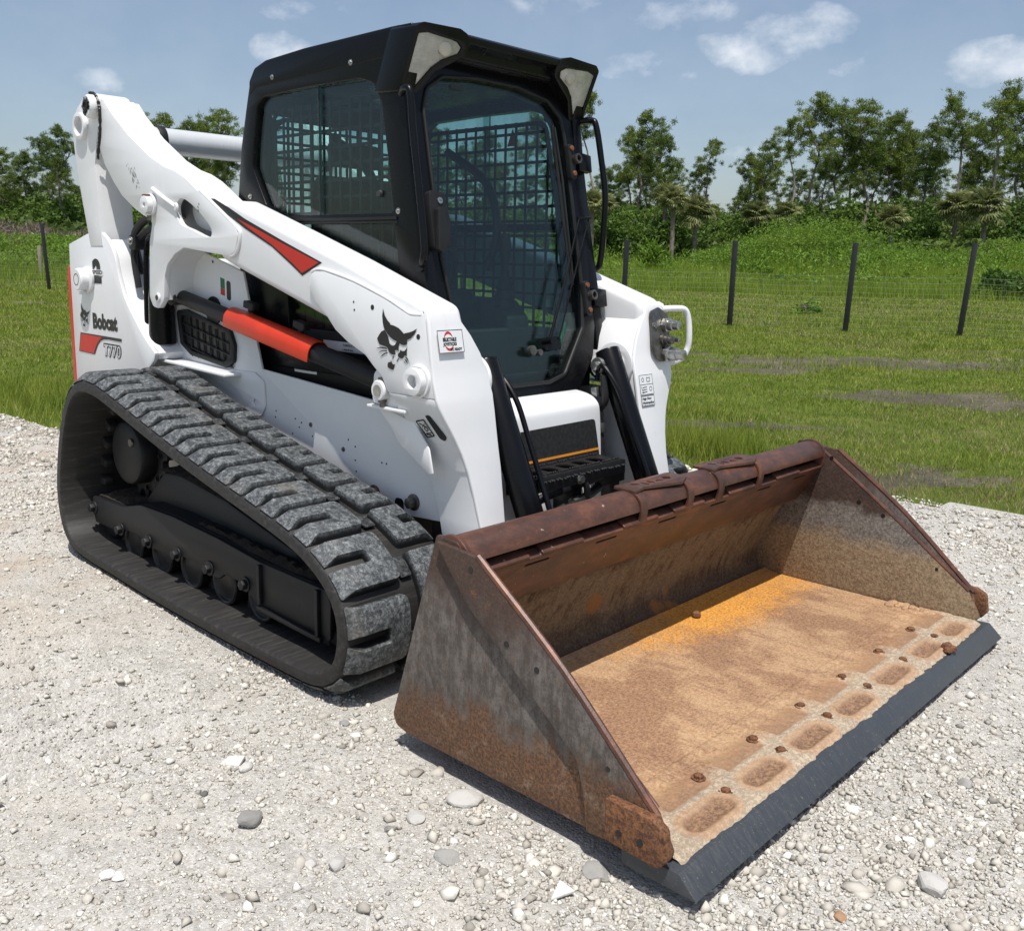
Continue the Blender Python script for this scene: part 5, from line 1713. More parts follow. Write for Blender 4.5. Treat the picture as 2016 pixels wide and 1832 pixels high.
# ---- links from the top pivots down into the uprights
def linkage(s):
    m = MB()
    o = rounded([(.452, 1.972), (.40, 1.990), (.335, 1.978), (.250, 1.935), (.205, 1.880), (.190, 1.830), (.205, 1.737), (.228, 1.618), (.262, 1.50), (.315, 1.32), (.44, 1.32), (.432, 1.39), (.418, 1.572), (.404, 1.680), (.430, 1.770), (.465, 1.860)],
                [.03, .05, .05, .05, .05, .04, .04, .05, .05, 0, 0, .05, .05, .03, .03, .03], 4)
    m.plate(o, 'xz', -.634, -.480, [arc(.300, 1.852, .042, n=28)])
    l = m.build('pivot_link', 'white', LOADER, .008, 3, flip=s)
    m = MB(); m.ring((.300, -.634, 1.852), 'y', .060, .0425, -.022, 36); m.build('boss_collar', 'white', l, .004, flip=s)
    m = MB(); m.lathe([(.050, 0), (.052, -.004), (.050, -.030), (.043, -.040)], (.432, -.634, 1.925), 'y', 30); m.build('pivot_boss', 'white', l, .0, flip=s)
    m = MB(); m.lathe([(.026, 0), (.026, -.003), (.016, -.004), (.014, .004)], (.432, -.675, 1.925), 'y', 22)
    rr = random.Random(5)
    for k in range(40):
        a_ = rr.uniform(0, 6.28); r0 = rr.uniform(.02, .034); w_ = rr.uniform(.002, .006)
        m.plate([(.432 + r0 * math.cos(a_ + t) * q, 1.925 + r0 * math.sin(a_ + t) * q) for t, q in ((-.12, .7), (.12, .75), (.05, 1.3), (-.05, 1.25))], 'xz', -.6755, -.6748)
    m.build('greased_pin', 'plastic', l, flip=s)
    m = MB(); rr = random.Random(8); pts = []
    for t in np.linspace(0, 1, 40):
        x = .395 + .115 * t if t < .35 else None
    path = smooth_path([(.40, -.638, 1.988), (.455, -.640, 1.975), (.487, -.640, 1.935), (.492, -.640, 1.88), (.478, -.638, 1.80), (.452, -.636, 1.74), (.438, -.634, 1.70)], 10)
    m.tube([(x, y, z) for x, y, z in path], [.004 + .0045 * rr.random() for _ in path], 8)
    m.build('gap_line', 'ink', l, flip=s)  # uneven black line drawn along the gap between link and arm
    return l


linkage(1); linkage(-1)

# ---- cross tube between the arms
m = MB(); m.cyl((.64, -.47, 1.785), (.64, .47, 1.785), .058, 40); tube_ = m.build('cross_tube', 'alu', LOADER, .0)
m = MB(); m.cyl((.64, -.466, 1.785), (.64, -.432, 1.785), .066, 36); m.cyl((.64, .432, 1.785), (.64, .466, 1.785), .066, 36); m.build('tube_seal', 'plastic', tube_, .003)

# ---- lift cylinders with the red-orange lift arm support on the near one
def lift_cyl(s):
    a, b = Vector((.93, -.545, 1.118)), Vector((2.40, -.545, .868)); t = (b - a).normalized()
    P = lambda d: tuple(a + t * d)
    L = (b - a).length
    m = MB(); m.cyl(P(0), P(L * .62), .031, 24); m.cyl(P(L * .62), P(L * .985), .036, 24)
    c = m.build('lift_cylinder', 'plastic', LOADER, .004, flip=s)
    m = MB(); m.lathe([(.044, -.03), (.044, .03)], P(0), 'y', 20); m.build('rod_eye', 'plastic', c, .004, flip=s)
    m = MB(); m.lathe([(.05, -.03), (.05, .03)], P(L), 'y', 20); m.build('cylinder_eye', 'plastic', c, .004, flip=s)
    hexbolt(P(.06)[:1] + (-.585,) + P(.06)[2:], 'y', -1, .010).build('bolt', 'dsteel', c, flip=s)
    return c, P, t


lc, P, T = lift_cyl(1)
lift_cyl(-1)
up = Vector((0, 0, 1)); nrm = (up - T * up.dot(T)).normalized(); sd = Vector((0, -1, 0))
m = MB()
r1, r2, sk = .047, .041, -.030
prof = [(-r2, sk), (-r1, sk), (-r1, -.003)] + [(r1 * math.cos(rad(a)), r1 * math.sin(rad(a))) for a in range(175, -1, -12)] + [(r1, sk), (r2, sk), (r2, 0)] + \
       [(r2 * math.cos(rad(a)), r2 * math.sin(rad(a))) for a in range(10, 181, 12)]
base = Vector(P(0))
d0, d1 = .455, 1.03
m.plate([(u, v) for u, v in prof], (base, sd, nrm, T), d0, d1)
sup = m.build('lift_arm_support', 'red', LOADER, .002)
for d in (.56, .90):
    c = Vector(P(d)) + nrm * .047 - sd * .012
    m = MB(); m.cyl(c, c + nrm * .02, .012, 12); m.plate(rounded([(-.035, -.018), (.035, -.018), (.035, .018), (-.035, .018)], .008), (c, T, sd, nrm), .014, .042)
    m.build('knob', 'plastic', sup, .004)

# ---- tilt cylinders in front
def tilt(s):
    a, b = Vector((2.597, -.335, .93)), Vector((2.835, -.335, .40))
    t = (b - a).normalized(); n_ = t.cross(Vector((0, 1, 0)))
    if n_.x < 0: n_ = -n_
    m = MB(); m.cyl(a - t * .035, b, .047, 28)
    c = m.build('tilt_cylinder', 'black', LOADER, .006, flip=s)
    m = MB(); m.lathe([(.032, 0), (.032, .008), (.030, .012)], (2.583, -.288, .903), 'y', 26); m.build('washer', 'steel', c, flip=s)
    hexbolt((2.583, -.276, .903), 'y', 1, .017, .02, False).build('bolt', 'steel', c, .001, flip=s)
    m = MB(); m.cyl((2.583, -.395, .903), (2.583, -.30, .903), .050, 24); m.build('pivot_tube', 'white', c, .003, flip=s)
    m = MB(); m.ring((2.583, -.396, .903), 'y', .085, .048, .014, 28); m.build('pivot_collar', 'white', c, .004, flip=s)
    o = n_ * .058
    pth = [a + t * .11 + Vector((-.06, .055, .02)), a + t * .09 + Vector((-.03, .058, .06)), a + t * .13 + Vector((.03, .058, .02)), a + t * .25 + Vector((.045, .055, 0)),
           a + t * .42 + Vector((.05, .05, 0)), a + t * .50 + Vector((.05, .048, -.01)), a + t * .53 + Vector((.02, .04, -.01))]
    m = MB(); m.tube(smooth_path([tuple(p) for p in pth], 6), .0095, 10); m.build('hydraulic_pipe', 'black', c, flip=s)
    m = MB(); m.tube(smooth_path([tuple(a + t * .11 + Vector((-.03, .055, .04))), tuple(a + t * .17 + Vector((-.04, .058, .0))), (2.585, -.285, .72), (2.605, -.285, .62), (2.62, -.29, .45)], 6), .014, 10); m.build('hydraulic_hose', 'hose', c, flip=s)
    for z0 in (.80, .735, .665):
        x0 = 2.568 + (.80 - z0) * .22
        m = MB(); m.cyl((x0, -.288, z0 + .018), (x0 + .008, -.287, z0 - .018), .021, 6 if z0 > .7 else 14); m.build('hose_fitting', 'steel' if z0 > .7 else 'grey', c, .002, flip=s)
    e = a + t * .54
    m = MB(); m.cyl(tuple(e + Vector((.05, .05, .02))), tuple(e + Vector((.05, .05, -.03))), .018, 12); m.cyl(tuple(e + Vector((.05, .06, -.03))), tuple(e + Vector((.05, -.0, -.03))), .019, 12)
    m.build('elbow_fitting', 'plastic', c, .002, flip=s)
    return c


tilt(1); tilt(-1)

# ---- front panel below the door, step and hoses
m = MB()
m.sheet(smooth_path([(2.40, .80), (2.50, .795), (2.565, .785), (2.60, .765), (2.612, .73), (2.622, .60), (2.632, .40)], 5), .012, 'xz', -.30, .255)
fp = m.build('front_panel', 'white', LOADER, .006, 3)
m = MB(); m.plate([(2.38, .40), (2.38, .79), (2.56, .775), (2.60, .74), (2.61, .40)], 'xz', -.312, -.298); m.build('panel_cheek', 'white', fp, .004)
m = MB(); m.plate([(2.38, .40), (2.38, .79), (2.56, .775), (2.60, .74), (2.61, .40)], 'xz', .253, .267)
m.build('panel_cheek', 'white', fp, .004)
FD = (Vector((2.6255, 0, .73)), Vector((0, 1, 0)), Vector((2.612 - 2.622, 0, .13)).normalized(), Vector((1, 0, .077)).normalized())
m = MB(); m.plate(rounded([(-.245, -.20), (.243, -.20), (.214, -.018), (-.25, -.022)], [.0, .0, .018, .01]), FD, .001, .003); gd = m.build('grit_panel', 'grip', fp)
m = MB(); m.plate([(-.246, -.137), (.233, -.137), (.232, -.1285), (-.246, -.1285)], FD, .0035, .0042); m.build('orange_line', 'orange', fp)
m = MB()
m.plate(rounded([(2.632, -.27), (2.775, -.27), (2.775, .215), (2.632, .215)], .006), 'xy', .570, .578,
        [rounded([(2.665, y0), (2.735, y0), (2.735, y0 + .055), (2.665, y0 + .055)], .02) for y0 in (-.235, -.15, -.065, .02, .105)])
m.plate([(-.27, .53), (.215, .53), (.215, .578), (-.27, .578)], 'yz', 2.769, 2.7775)
m.plate([(2.632, .50), (2.772, .52), (2.772, .578), (2.632, .578)], 'xz', -.276, -.268); m.plate([(2.632, .44), (2.772, .50), (2.772, .578), (2.632, .578)], 'xz', .213, .221)
stp = m.build('step', 'plastic', LOADER, .002)
m = MB()
rr = random.Random(2)
for k in range(46):
    y0 = -.255 + k * .0102
    for x0 in (2.648, 2.752):
        if k % 6 == 5: continue
        m.lathe([(.0048, 0), (.0040, .006), (.0012, .009)], (x0 + rr.uniform(-.003, .003), y0, .578), 'z', 7)
    if k % 4 != 3: m.lathe([(.0048, 0), (.0040, .006), (.0012, .009)], (2.7775, y0, .563 + rr.uniform(-.003, .003)), 'x', 7)
tag(m.build('grip_teeth', 'plastic', stp), kind='stuff')
hexbolt((2.777, -.045, .545), 'x', 1, .013).build('bolt', 'steel', stp)
for pth, r, mt in [([(2.66, -.25, .44), (2.72, -.10, .50), (2.73, .05, .515), (2.70, .2, .52)], .016, 'hose'),
                   ([(2.70, -.26, .40), (2.76, -.12, .44), (2.76, -.02, .46), (2.70, .16, .47)], .017, 'hose'),
                   ([(2.66, -.20, .38), (2.75, -.05, .40), (2.72, .1, .42), (2.66, .2, .40)], .015, 'hose'),
                   ([(2.74, -.02, .56), (2.77, .0, .51), (2.75, .015, .42), (2.70, .02, .36)], .012, 'hose')]:
    m = MB(); m.tube(smooth_path(pth, 6), r, 10); m.build('hydraulic_hose', mt, stp)
for c0, c1, r in [((2.755, -.145, .437), (2.763, -.105, .446), .022), ((2.755, -.06, .458), (2.758, -.02, .462), .021), ((2.722, -.09, .503), (2.727, -.05, .507), .021)]:
    m = MB(); m.cyl(c0, c1, r, 6); m.build('hose_fitting', 'dsteel', stp, .002)
m = MB(); m.plate(rounded([(2.60, .34), (2.60, .46), (2.70, .53), (2.735, .52), (2.73, .36)], .01), 'xz', -.03, .02); m.build('step_bracket', 'plastic', stp, .004)
m = MB(); m.box((2.45, -.45, .30), (2.60, .45, .50)); m.build('lower_crossmember', 'dblack', LOADER, .01)
# ------------------------------------------------------------------ cab
W = .460
side = [(1.296, 1.22), (1.300, 1.52), (1.332, 1.712), (1.374, 1.855), (1.404, 1.950), (1.445, 1.992), (1.517, 2.010), (1.766, 2.019), (2.259, 2.024),
        (2.372, 2.020), (2.318, 1.842), (2.345, 1.65), (2.405, 1.34), (2.438, 1.18), (2.49, .90), (2.49, .86), (1.40, .86)]
side = rounded(side, [0, .05, .05, .05, .03, .03, .05, .05, 0, .01, .01, .05, .05, .05, 0, 0, 0])
WU = rounded([(1.452, 1.866), (1.496, 1.890), (1.783, 1.897), (2.084, 1.895), (2.160, 1.872), (2.200, 1.81), (2.216, 1.73), (2.240, 1.595), (2.262, 1.442), (1.60, 1.442),
              (1.499, 1.486), (1.452, 1.56), (1.408, 1.636), (1.420, 1.722)], [.03, .02, .02, .05, .05, .05, .03, .03, .015, .02, .03, .03, .05, .05])
WL = rounded([(1.62, 1.412), (2.266, 1.412), (2.300, 1.21), (2.335, 1.00), (2.335, .95), (1.64, .95)], .02)
# roof with rounded shoulders
m = MB()
m.plate(rounded([(1.40, 1.90), (1.400, 1.956), (1.440, 2.002), (1.517, 2.022), (1.766, 2.034), (2.255, 2.040), (2.36, 2.038), (2.345, 1.965), (2.25, 1.945), (1.45, 1.925)],
                [0, .03, .03, .05, .05, .02, .01, .01, 0, 0]), 'xz', -W, W)
cab = m.build('cab', 'black', LOADER, .022, 4)
for s in (-1, 1):
    m = MB(); m.plate(side, 'xz', s * (W - .002), s * (W - .050), [WU, WL])
    m.build('side_frame', 'black', cab, .010, 3)
m = MB(); m.tube([(2.258, -.438, 2.022), (2.258, -.4605, 1.998), (2.246, -.4605, 1.90)], .0022, 6); m.build('roof_seam', 'plastic', cab)
# rear wall, floor and inner lining
m = MB()
m.plate([(-.41, .86), (.41, .86), (.41, 1.12), (-.41, 1.12)], 'yz', 1.38, 1.40)
m.plate([(-.41, 1.84), (.41, 1.84), (.41, 1.94), (-.41, 1.94)], 'yz', 1.40, 1.43)
m.plate([(-.41, 1.12), (-.36, 1.12), (-.36, 1.84), (-.41, 1.84)], 'yz', 1.38, 1.41); m.plate([(.36, 1.12), (.41, 1.12), (.41, 1.84), (.36, 1.84)], 'yz', 1.38, 1.41)
m.box((1.40, -.41, .86), (2.44, .41, .88))
m.build('cab_lining', 'plastic', cab, .004)


def lattice(name, u0, u1, v0, v1, fr, off, poly, pitch=.059, r=.0058):
    """welded steel guard: bars cut to the outline they sit in"""
    m = MB(); o, ex, ey, n = FR[fr]

    def spans(c, ax):
        xs = []
        for i in range(len(poly)):
            a, b = poly[i], poly[(i + 1) % len(poly)]
            if (a[ax] - c) * (b[ax] - c) < 0:
                t = (c - a[ax]) / (b[ax] - a[ax]); xs.append(a[1 - ax] + t * (b[1 - ax] - a[1 - ax]))
        xs.sort(); return list(zip(xs[::2], xs[1::2]))
    k = u0 + pitch / 2
    while k < u1:
        for a, b in spans(k, 0):
            m.plate([(k - r, a), (k + r, a), (k + r, b), (k - r, b)], fr, off, off + .004)
        k += pitch
    k = v0 + pitch / 2
    while k < v1:
        for a, b in spans(k, 1):
            m.plate([(a, k - r), (b, k - r), (b, k + r), (a, k + r)], fr, off + .0045, off + .0085)
        k += pitch
    cu_ = sum(p[0] for p in poly) / len(poly); cv_ = sum(p[1] for p in poly) / len(poly)
    m.plate(poly, fr, off + .009, off + .012, [[(cu_ + (u - cu_) * .955, cv_ + (v - cv_) * .955) for u, v in poly]])
    return m.build(name, 'plastic', cab, 0)


GP = rounded([(1.46, 1.85), (2.18, 1.85), (2.27, 1.44), (2.33, .97), (1.62, .97), (1.50, 1.48), (1.44, 1.6)], .06)
for s in (-1, 1):
    lattice('window_guard', 1.40, 2.36, .95, 1.90, 'xz', s * .405, GP)
lattice('rear_guard', -.37, .37, 1.12, 1.84, 'yz', 1.395, rounded([(-.36, 1.12), (.36, 1.12), (.36, 1.84), (-.36, 1.84)], .08))
# glass
for s in (-1, 1):
    m = MB(); m.plate([(1.40, 1.44), (1.40, 1.90), (1.835, 1.90), (1.835, 1.44)], 'xz', s * .436, s * .440); m.build('side_window', 'glass', cab)
    m = MB(); m.plate([(1.805, 1.44), (1.805, 1.90), (2.27, 1.90), (2.27, 1.44)], 'xz', s * .428, s * .432); m.build('side_window', 'glass', cab)
    m = MB(); m.plate([(1.60, .94), (1.60, 1.418), (2.345, 1.418), (2.345, .94)], 'xz', s * .436, s * .440); m.build('lower_side_window', 'glass', cab)
    m = MB(); m.box((1.56, min(s * .452, s * .463), 1.4205), (2.285, max(s * .452, s * .463), 1.4300)); m.box((1.56, min(s * .452, s * .461), 1.409), (2.285, max(s * .452, s * .461), 1.4175))
    m.build('window_rail', 'plastic', cab, .0015)
    m = MB(); m.plate([(1.829, 1.44), (1.829, 1.895), (1.835, 1.895), (1.835, 1.44)], 'xz', s * .441, s * .444); m.build('window_stile', 'plastic', cab, .001)
m = MB(); m.plate([(-.37, 1.11), (.37, 1.11), (.37, 1.85), (-.37, 1.85)], 'yz', 1.378, 1.382); m.build('rear_window', 'glass', cab)
for x, z in [(1.562, 1.955), (2.040, 1.952), (1.389, 1.521), (2.290, 1.448)]:
    for s in (-1, 1):
        m = MB(); m.lathe([(.0105, 0), (.0105, s * .003), (.0055, s * .004), (.005, s * .009)], (x, s * (W - .003), z), 'y', 14); m.build('bolt', 'steel', cab)
for s in (-1, 1):
    m = MB(); m.lathe([(.013, 0), (.011, s * .010)], (2.165, s * .433, 1.51), 'y', 16); m.build('window_latch', 'grey', cab)
m = MB(); m.plate([(1.958, 1.76), (2.018, 1.76), (1.988, 1.83)], 'xz', .419, .421); m.build('warning_triangle', 'red', cab)

# front frame and door
fo = rounded([(-.452, 1.965), (.452, 1.965), (.440, 1.16), (.378, .93), (.245, .775), (.16, .752), (-.16, .752), (-.245, .775), (-.378, .93), (-.440, 1.16)],
             [.03, .03, .1, .05, .04, .05, .05, .04, .05, .1])
gi = rounded([(-.372, 1.78), (-.345, 1.85), (-.270, 1.898), (-.104, 1.916), (.104, 1.916), (.27, 1.888), (.338, 1.83), (.350, 1.74), (.350, 1.20), (.325, 1.04), (.19, .875), (.10, .853),
              (-.10, .853), (-.19, .885), (-.345, 1.09), (-.372, 1.30)], .04)
m = MB(); m.plate(fo, 'door', -.055, 0, [gi])
ff = m.build('front_frame', 'black', cab, .008, 3)
gl_ = [(u * 1.02, 1.385 + (v - 1.385) * 1.02) for u, v in gi]
m = MB(); m.plate(gl_, 'door', -.018, -.013); m.build('door_glass', 'glass', cab)
m = MB()
gs = [(u * 1.012, 1.385 + (v - 1.385) * 1.012, 0) for u, v in gi] ; gs.append(gs[0])
o, ex, ey, n = FR['door']
m.tube([o + ex * u + ey * v + n * .001 for u, v, _ in gs], .0075, 8); m.build('door_seal', 'plastic', cab)
# visor above the door and the two work lights
m = MB()
m.plate(rounded([(2.245, 2.041), (2.37, 2.040), (2.392, 2.028), (2.388, 2.006), (2.345, 1.990), (2.335, 1.960), (2.318, 1.950), (2.312, 1.975), (2.25, 1.99)], .006), 'xz', -.30, .30)
m.build('visor', 'black', cab, .006, 3)
LK = 2.42 - .44 * 2.0
FL = (Vector((LK - .035, 0, 0)), Vector((0, 1, 0)), Vector((.44, 0, 1)), Vector((1, 0, -.06)).normalized())
pod = [(-.470, 2.020), (-.445, 2.036), (-.285, 2.042), (-.248, 2.032), (-.225, 2.005), (-.228, 1.972), (-.29, 1.935), (-.345, 1.905), (-.395, 1.832), (-.470, 1.828)]
lens = [(-.454, 2.003), (-.414, 2.012), (-.285, 2.006), (-.256, 1.990), (-.264, 1.970), (-.325, 1.943), (-.362, 1.915), (-.412, 1.848), (-.454, 1.845)]
for s in (1, -1):
    m = MB(); m.plate(rounded(pod, [.012, .02, .02, .02, .02, .02, .03, .03, .02, .008]), FL, -.13, .0, [rounded(lens, .006)])
    p = m.build('light_housing', 'black', cab, .005, 2, flip=s)
    m = MB(); m.lathe([(.030, 0), (.028, .005), (.020, .010), (.008, .013)], (2.368 + .0, -.325, 1.982), 'x', 20); m.build('lamp_bulb', 'bulb', p, flip=s)
    m = MB(); m.plate(rounded(lens, .006), FL, -.016, -.004); m.build('headlight', 'lens', p, .004, 2, flip=s)
m = MB(); m.box((2.335, .03, 1.975), (2.345, .06, 1.99)); m.build('visor_latch', 'plastic', cab, .002)
m = MB(); m.plate([(-.22, 1.875), (-.165, 1.875), (-.165, 1.892), (-.22, 1.892)], 'door', -.0125, -.012); m.build('glass_sticker', 'grey', cab)
m = MB(); m.plate([(.20, 1.03), (.315, 1.03), (.315, 1.10), (.20, 1.10)], 'door', -.0195, -.0188); wl = m.build('door_label', 'grey', cab)
# grab handles beside the door
for s in (1, -1):
    pth = smooth_path([(2.300, -.452, 1.825), (2.340, -.475, 1.836), (2.372, -.478, 1.82), (2.385, -.478, 1.707), (2.415, -.478, 1.525), (2.442, -.478, 1.341), (2.436, -.478, 1.285), (2.405, -.455, 1.270)], 6)
    if s == -1:
        pth = smooth_path([(2.290, -.452, 1.835), (2.350, -.485, 1.842), (2.375, -.488, 1.815), (2.405, -.488, 1.69), (2.430, -.488, 1.553), (2.428, -.488, 1.42), (2.418, -.488, 1.30), (2.402, -.485, 1.265), (2.375, -.452, 1.255)], 6)
    m = MB(); m.tube(pth, .0125, 12)
    m.cyl((pth[-1][0], -.455, pth[-1][2]), (pth[-1][0], -.468, pth[-1][2]), .022, 14)
    m.build('grab_handle', 'black', cab, flip=s)
# door handle with its key lock
m = MB(); m.plate(rounded([(-.425, 1.315), (-.352, 1.33), (-.340, 1.42), (-.352, 1.505), (-.418, 1.512), (-.425, 1.46)], .016), 'door', .0, .028, [rounded([(-.405, 1.335), (-.372, 1.345), (-.366, 1.40), (-.372, 1.438), (-.405, 1.43)], .012)])
m.plate(rounded([(-.404, 1.452), (-.425, 1.315), (-.412, 1.305), (-.385, 1.32), (-.372, 1.37), (-.380, 1.452)], .01), 'door', .028, .048)
dh = m.build('door_handle', 'plastic', cab, .008, 3)
m = MB(); m.plate(arc(-.378, 1.478, .011, n=18), 'door', .028, .033); m.build('key_lock', 'steel', dh, .001)
m = MB(); m.plate([(-.383, 1.477), (-.373, 1.477), (-.373, 1.479), (-.383, 1.479)], 'door', .033, .0334); m.build('key_slot', 'ink', dh)
# door hinges on the far side
for z0, z1 in [(1.60, 1.735), (1.08, 1.215)]:
    zc = (z0 + z1) / 2
    m = MB(); m.plate(rounded([(.342, z0), (.372, z0), (.378, zc), (.372, z1), (.342, z1)], .012), 'door', .001, .026)
    h = m.build('door_hinge', 'plastic', cab, .004)
    m = MB(); m.plate(rounded([(.385, zc - .03), (.462, zc - .035), (.466, zc + .03), (.385, zc + .04)], .005), 'door', .004, .034); m.build('hinge_leaf', 'black', h, .003)
    m = MB(); m.plate(arc(.372, zc + .01, .019, n=18), 'door', .026, .048, [arc(.372, zc + .01, .012, n=18)]); m.build('hinge_barrel', 'dsteel', h, .001)
    for dz in (-.045, .05):
        m = MB(); m.plate(arc(.356, zc + dz, .010, n=12), 'door', .026, .034); m.build('hinge_bolt', 'rust', h, .001)
# wiper
o, ex, ey, n = FR['door']
D = lambda u, v, w: tuple(o + ex * u + ey * v + n * w)
m = MB(); m.tube([D(.094, .995, .030), D(.20, 1.19, .038), D(.352, 1.452, .030)], [.0075, .005, .0035], 8)
m.tube([D(.158, 1.000, .022), D(.26, 1.19, .026), D(.420, 1.455, .024)], .0032, 8)
m.tube([D(.345, 1.452, .028), D(.425, 1.456, .026)], .005, 8)
m.plate(rounded([(.070, .962), (.165, .960), (.170, 1.008), (.10, 1.012)], .01), 'door', .004, .020)
m.cyl(D(.094, .995, .0), D(.094, .995, .045), .013, 12)
wp = m.build('wiper', 'black', cab)
m = MB(); m.tube([D(.277, 1.80, .010), D(.280, 1.60, .008), D(.278, 1.44, .010), D(.285, 1.20, .012)], .0065, 8); m.tube([D(.277, 1.79, .020), D(.281, 1.6, .026), D(.283, 1.22, .020)], .0045, 8)
m.build('wiper_blade', 'plastic', wp)
m = MB(); m.cyl(D(.010, .967, .004), D(.010, .967, .020), .018, 14); m.cyl(D(.045, .957, .004), D(.045, .957, .024), .012, 10); m.build('wiper_motor_cap', 'dsteel', wp)
m = MB(); m.cyl(D(.215, .985, -.03), D(.255, 1.065, -.03), .013, 12); m.build('gas_strut', 'green', cab)
# inside: seat, armrests, joysticks
m = MB()
m.plate(rounded([(1.52, 1.02), (1.50, 1.16), (1.62, 1.15), (1.95, 1.17), (2.0, 1.12), (1.98, 1.02)], .04), 'xz', -.24, .24)
st_ = m.build('seat', 'seat', cab, .03, 3)
m = MB(); m.plate(rounded([(1.50, 1.14), (1.44, 1.52), (1.47, 1.62), (1.54, 1.60), (1.60, 1.16)], .04), 'xz', -.22, .22); m.build('seat_back', 'seat', st_, .03, 3)
m = MB(); m.plate(rounded([(1.44, 1.66), (1.43, 1.76), (1.49, 1.76), (1.52, 1.66)], .02), 'xz', -.12, .12); m.build('head_rest', 'seat', st_, .02, 2)
for s in (1, -1):
    m = MB(); m.plate(rounded([(1.60, .90), (1.60, 1.14), (2.05, 1.13), (2.12, 1.06), (2.14, .90)], .03), 'xz', -.40, -.27); con = m.build('side_console', 'grey', cab, .015, flip=s)
    m = MB(); m.lathe([(.050, 0), (.042, .03), (.046, .04), (.032, .07), (.036, .08), (.020, .12), (.014, .16), (.022, .20), (.026, .25), (.018, .30)], (2.06, -.31, 1.10), 'z', 18)
    m.build('joystick', 'plastic', con, flip=s)
m = MB(); m.tube(smooth_path([(1.72, -.30, 1.74), (1.95, -.31, 1.60), (2.02, -.30, 1.40), (1.98, -.28, 1.25)], 6), .018, 10); m.tube(smooth_path([(1.72, .30, 1.74), (1.95, .31, 1.60), (2.02, .30, 1.40), (1.98, .28, 1.25)], 6), .018, 10)
m.build('seat_bar', 'plastic', cab)
m = MB(); m.plate(rounded([(2.36, .90), (2.30, 1.0), (2.2, 1.03), (2.12, .98), (2.12, .90)], .03), 'xz', -.25, .18); m.build('foot_console', 'grey', cab, .015)
# lifting eye behind the cab
m = MB(); m.plate(rounded([(1.19, 1.42), (1.20, 1.50), (1.265, 1.515), (1.285, 1.42)], .01), 'xz', -.452, -.440)
ey_ = m.build('cab_mount', 'white', cab, .002)
hexbolt((1.238, -.452, 1.482), 'y', -1, .014, .022).build('mount_bolt', 'rust', ey_, .001)

# ------------------------------------------------------------------ tracks
TI = smooth_path([(.90, .075), (.78, .10), (.720, .165), (.700, .29), (.735, .45), (.79, .59), (.86, .69), (.95, .733), (1.06, .730), (1.20, .698), (1.43, .636),
                  (1.787, .545), (2.161, .463), (2.381, .411), (2.504, .363), (2.582, .306), (2.622, .236), (2.622, .155), (2.592, .088), (2.53, .050), (2.45, .036), (2.2, .034), (1.9, .036),
                  (1.5, .045), (1.15, .062)], 8, True)
TI = np.array(TI)
# resample by arc length
seg = np.linalg.norm(np.roll(TI, -1, 0) - TI, axis=1); cum = np.concatenate([[0], np.cumsum(seg)]); TL = cum[-1]
def t_at(s_):
    s_ = np.mod(s_, TL); return np.stack([np.interp(s_, cum, np.append(TI[:, k], TI[0, k])) for k in (0, 1)], -1)
_S = np.linspace(0, TL, 1200, endpoint=False)
_P = t_at(_S); _T = (np.roll(_P, -1, 0) - np.roll(_P, 1, 0)); _T /= np.linalg.norm(_T, axis=1)[:, None]
_Nn = np.stack([-_T[:, 1], _T[:, 0]], -1)
if ((_Nn * (_P - _P.mean(0))).sum(1).mean()) < 0: _Nn = -_Nn
for _ in range(6): _Nn = (np.roll(_Nn, 1, 0) + _Nn + np.roll(_Nn, -1, 0)) / 3
def track_pt(s_, h):
    i = (np.mod(s_, TL) / TL * 1200); i0 = int(i) % 1200; f = i - int(i); i1 = (i0 + 1) % 1200
    n = _Nn[i0] * (1 - f) + _Nn[i1] * f
    return t_at(np.array(s_)) + n * h
Y0, Y1 = -.988, -.540
PITCH = TL / round(TL / .184)
NP = round(TL / .184)


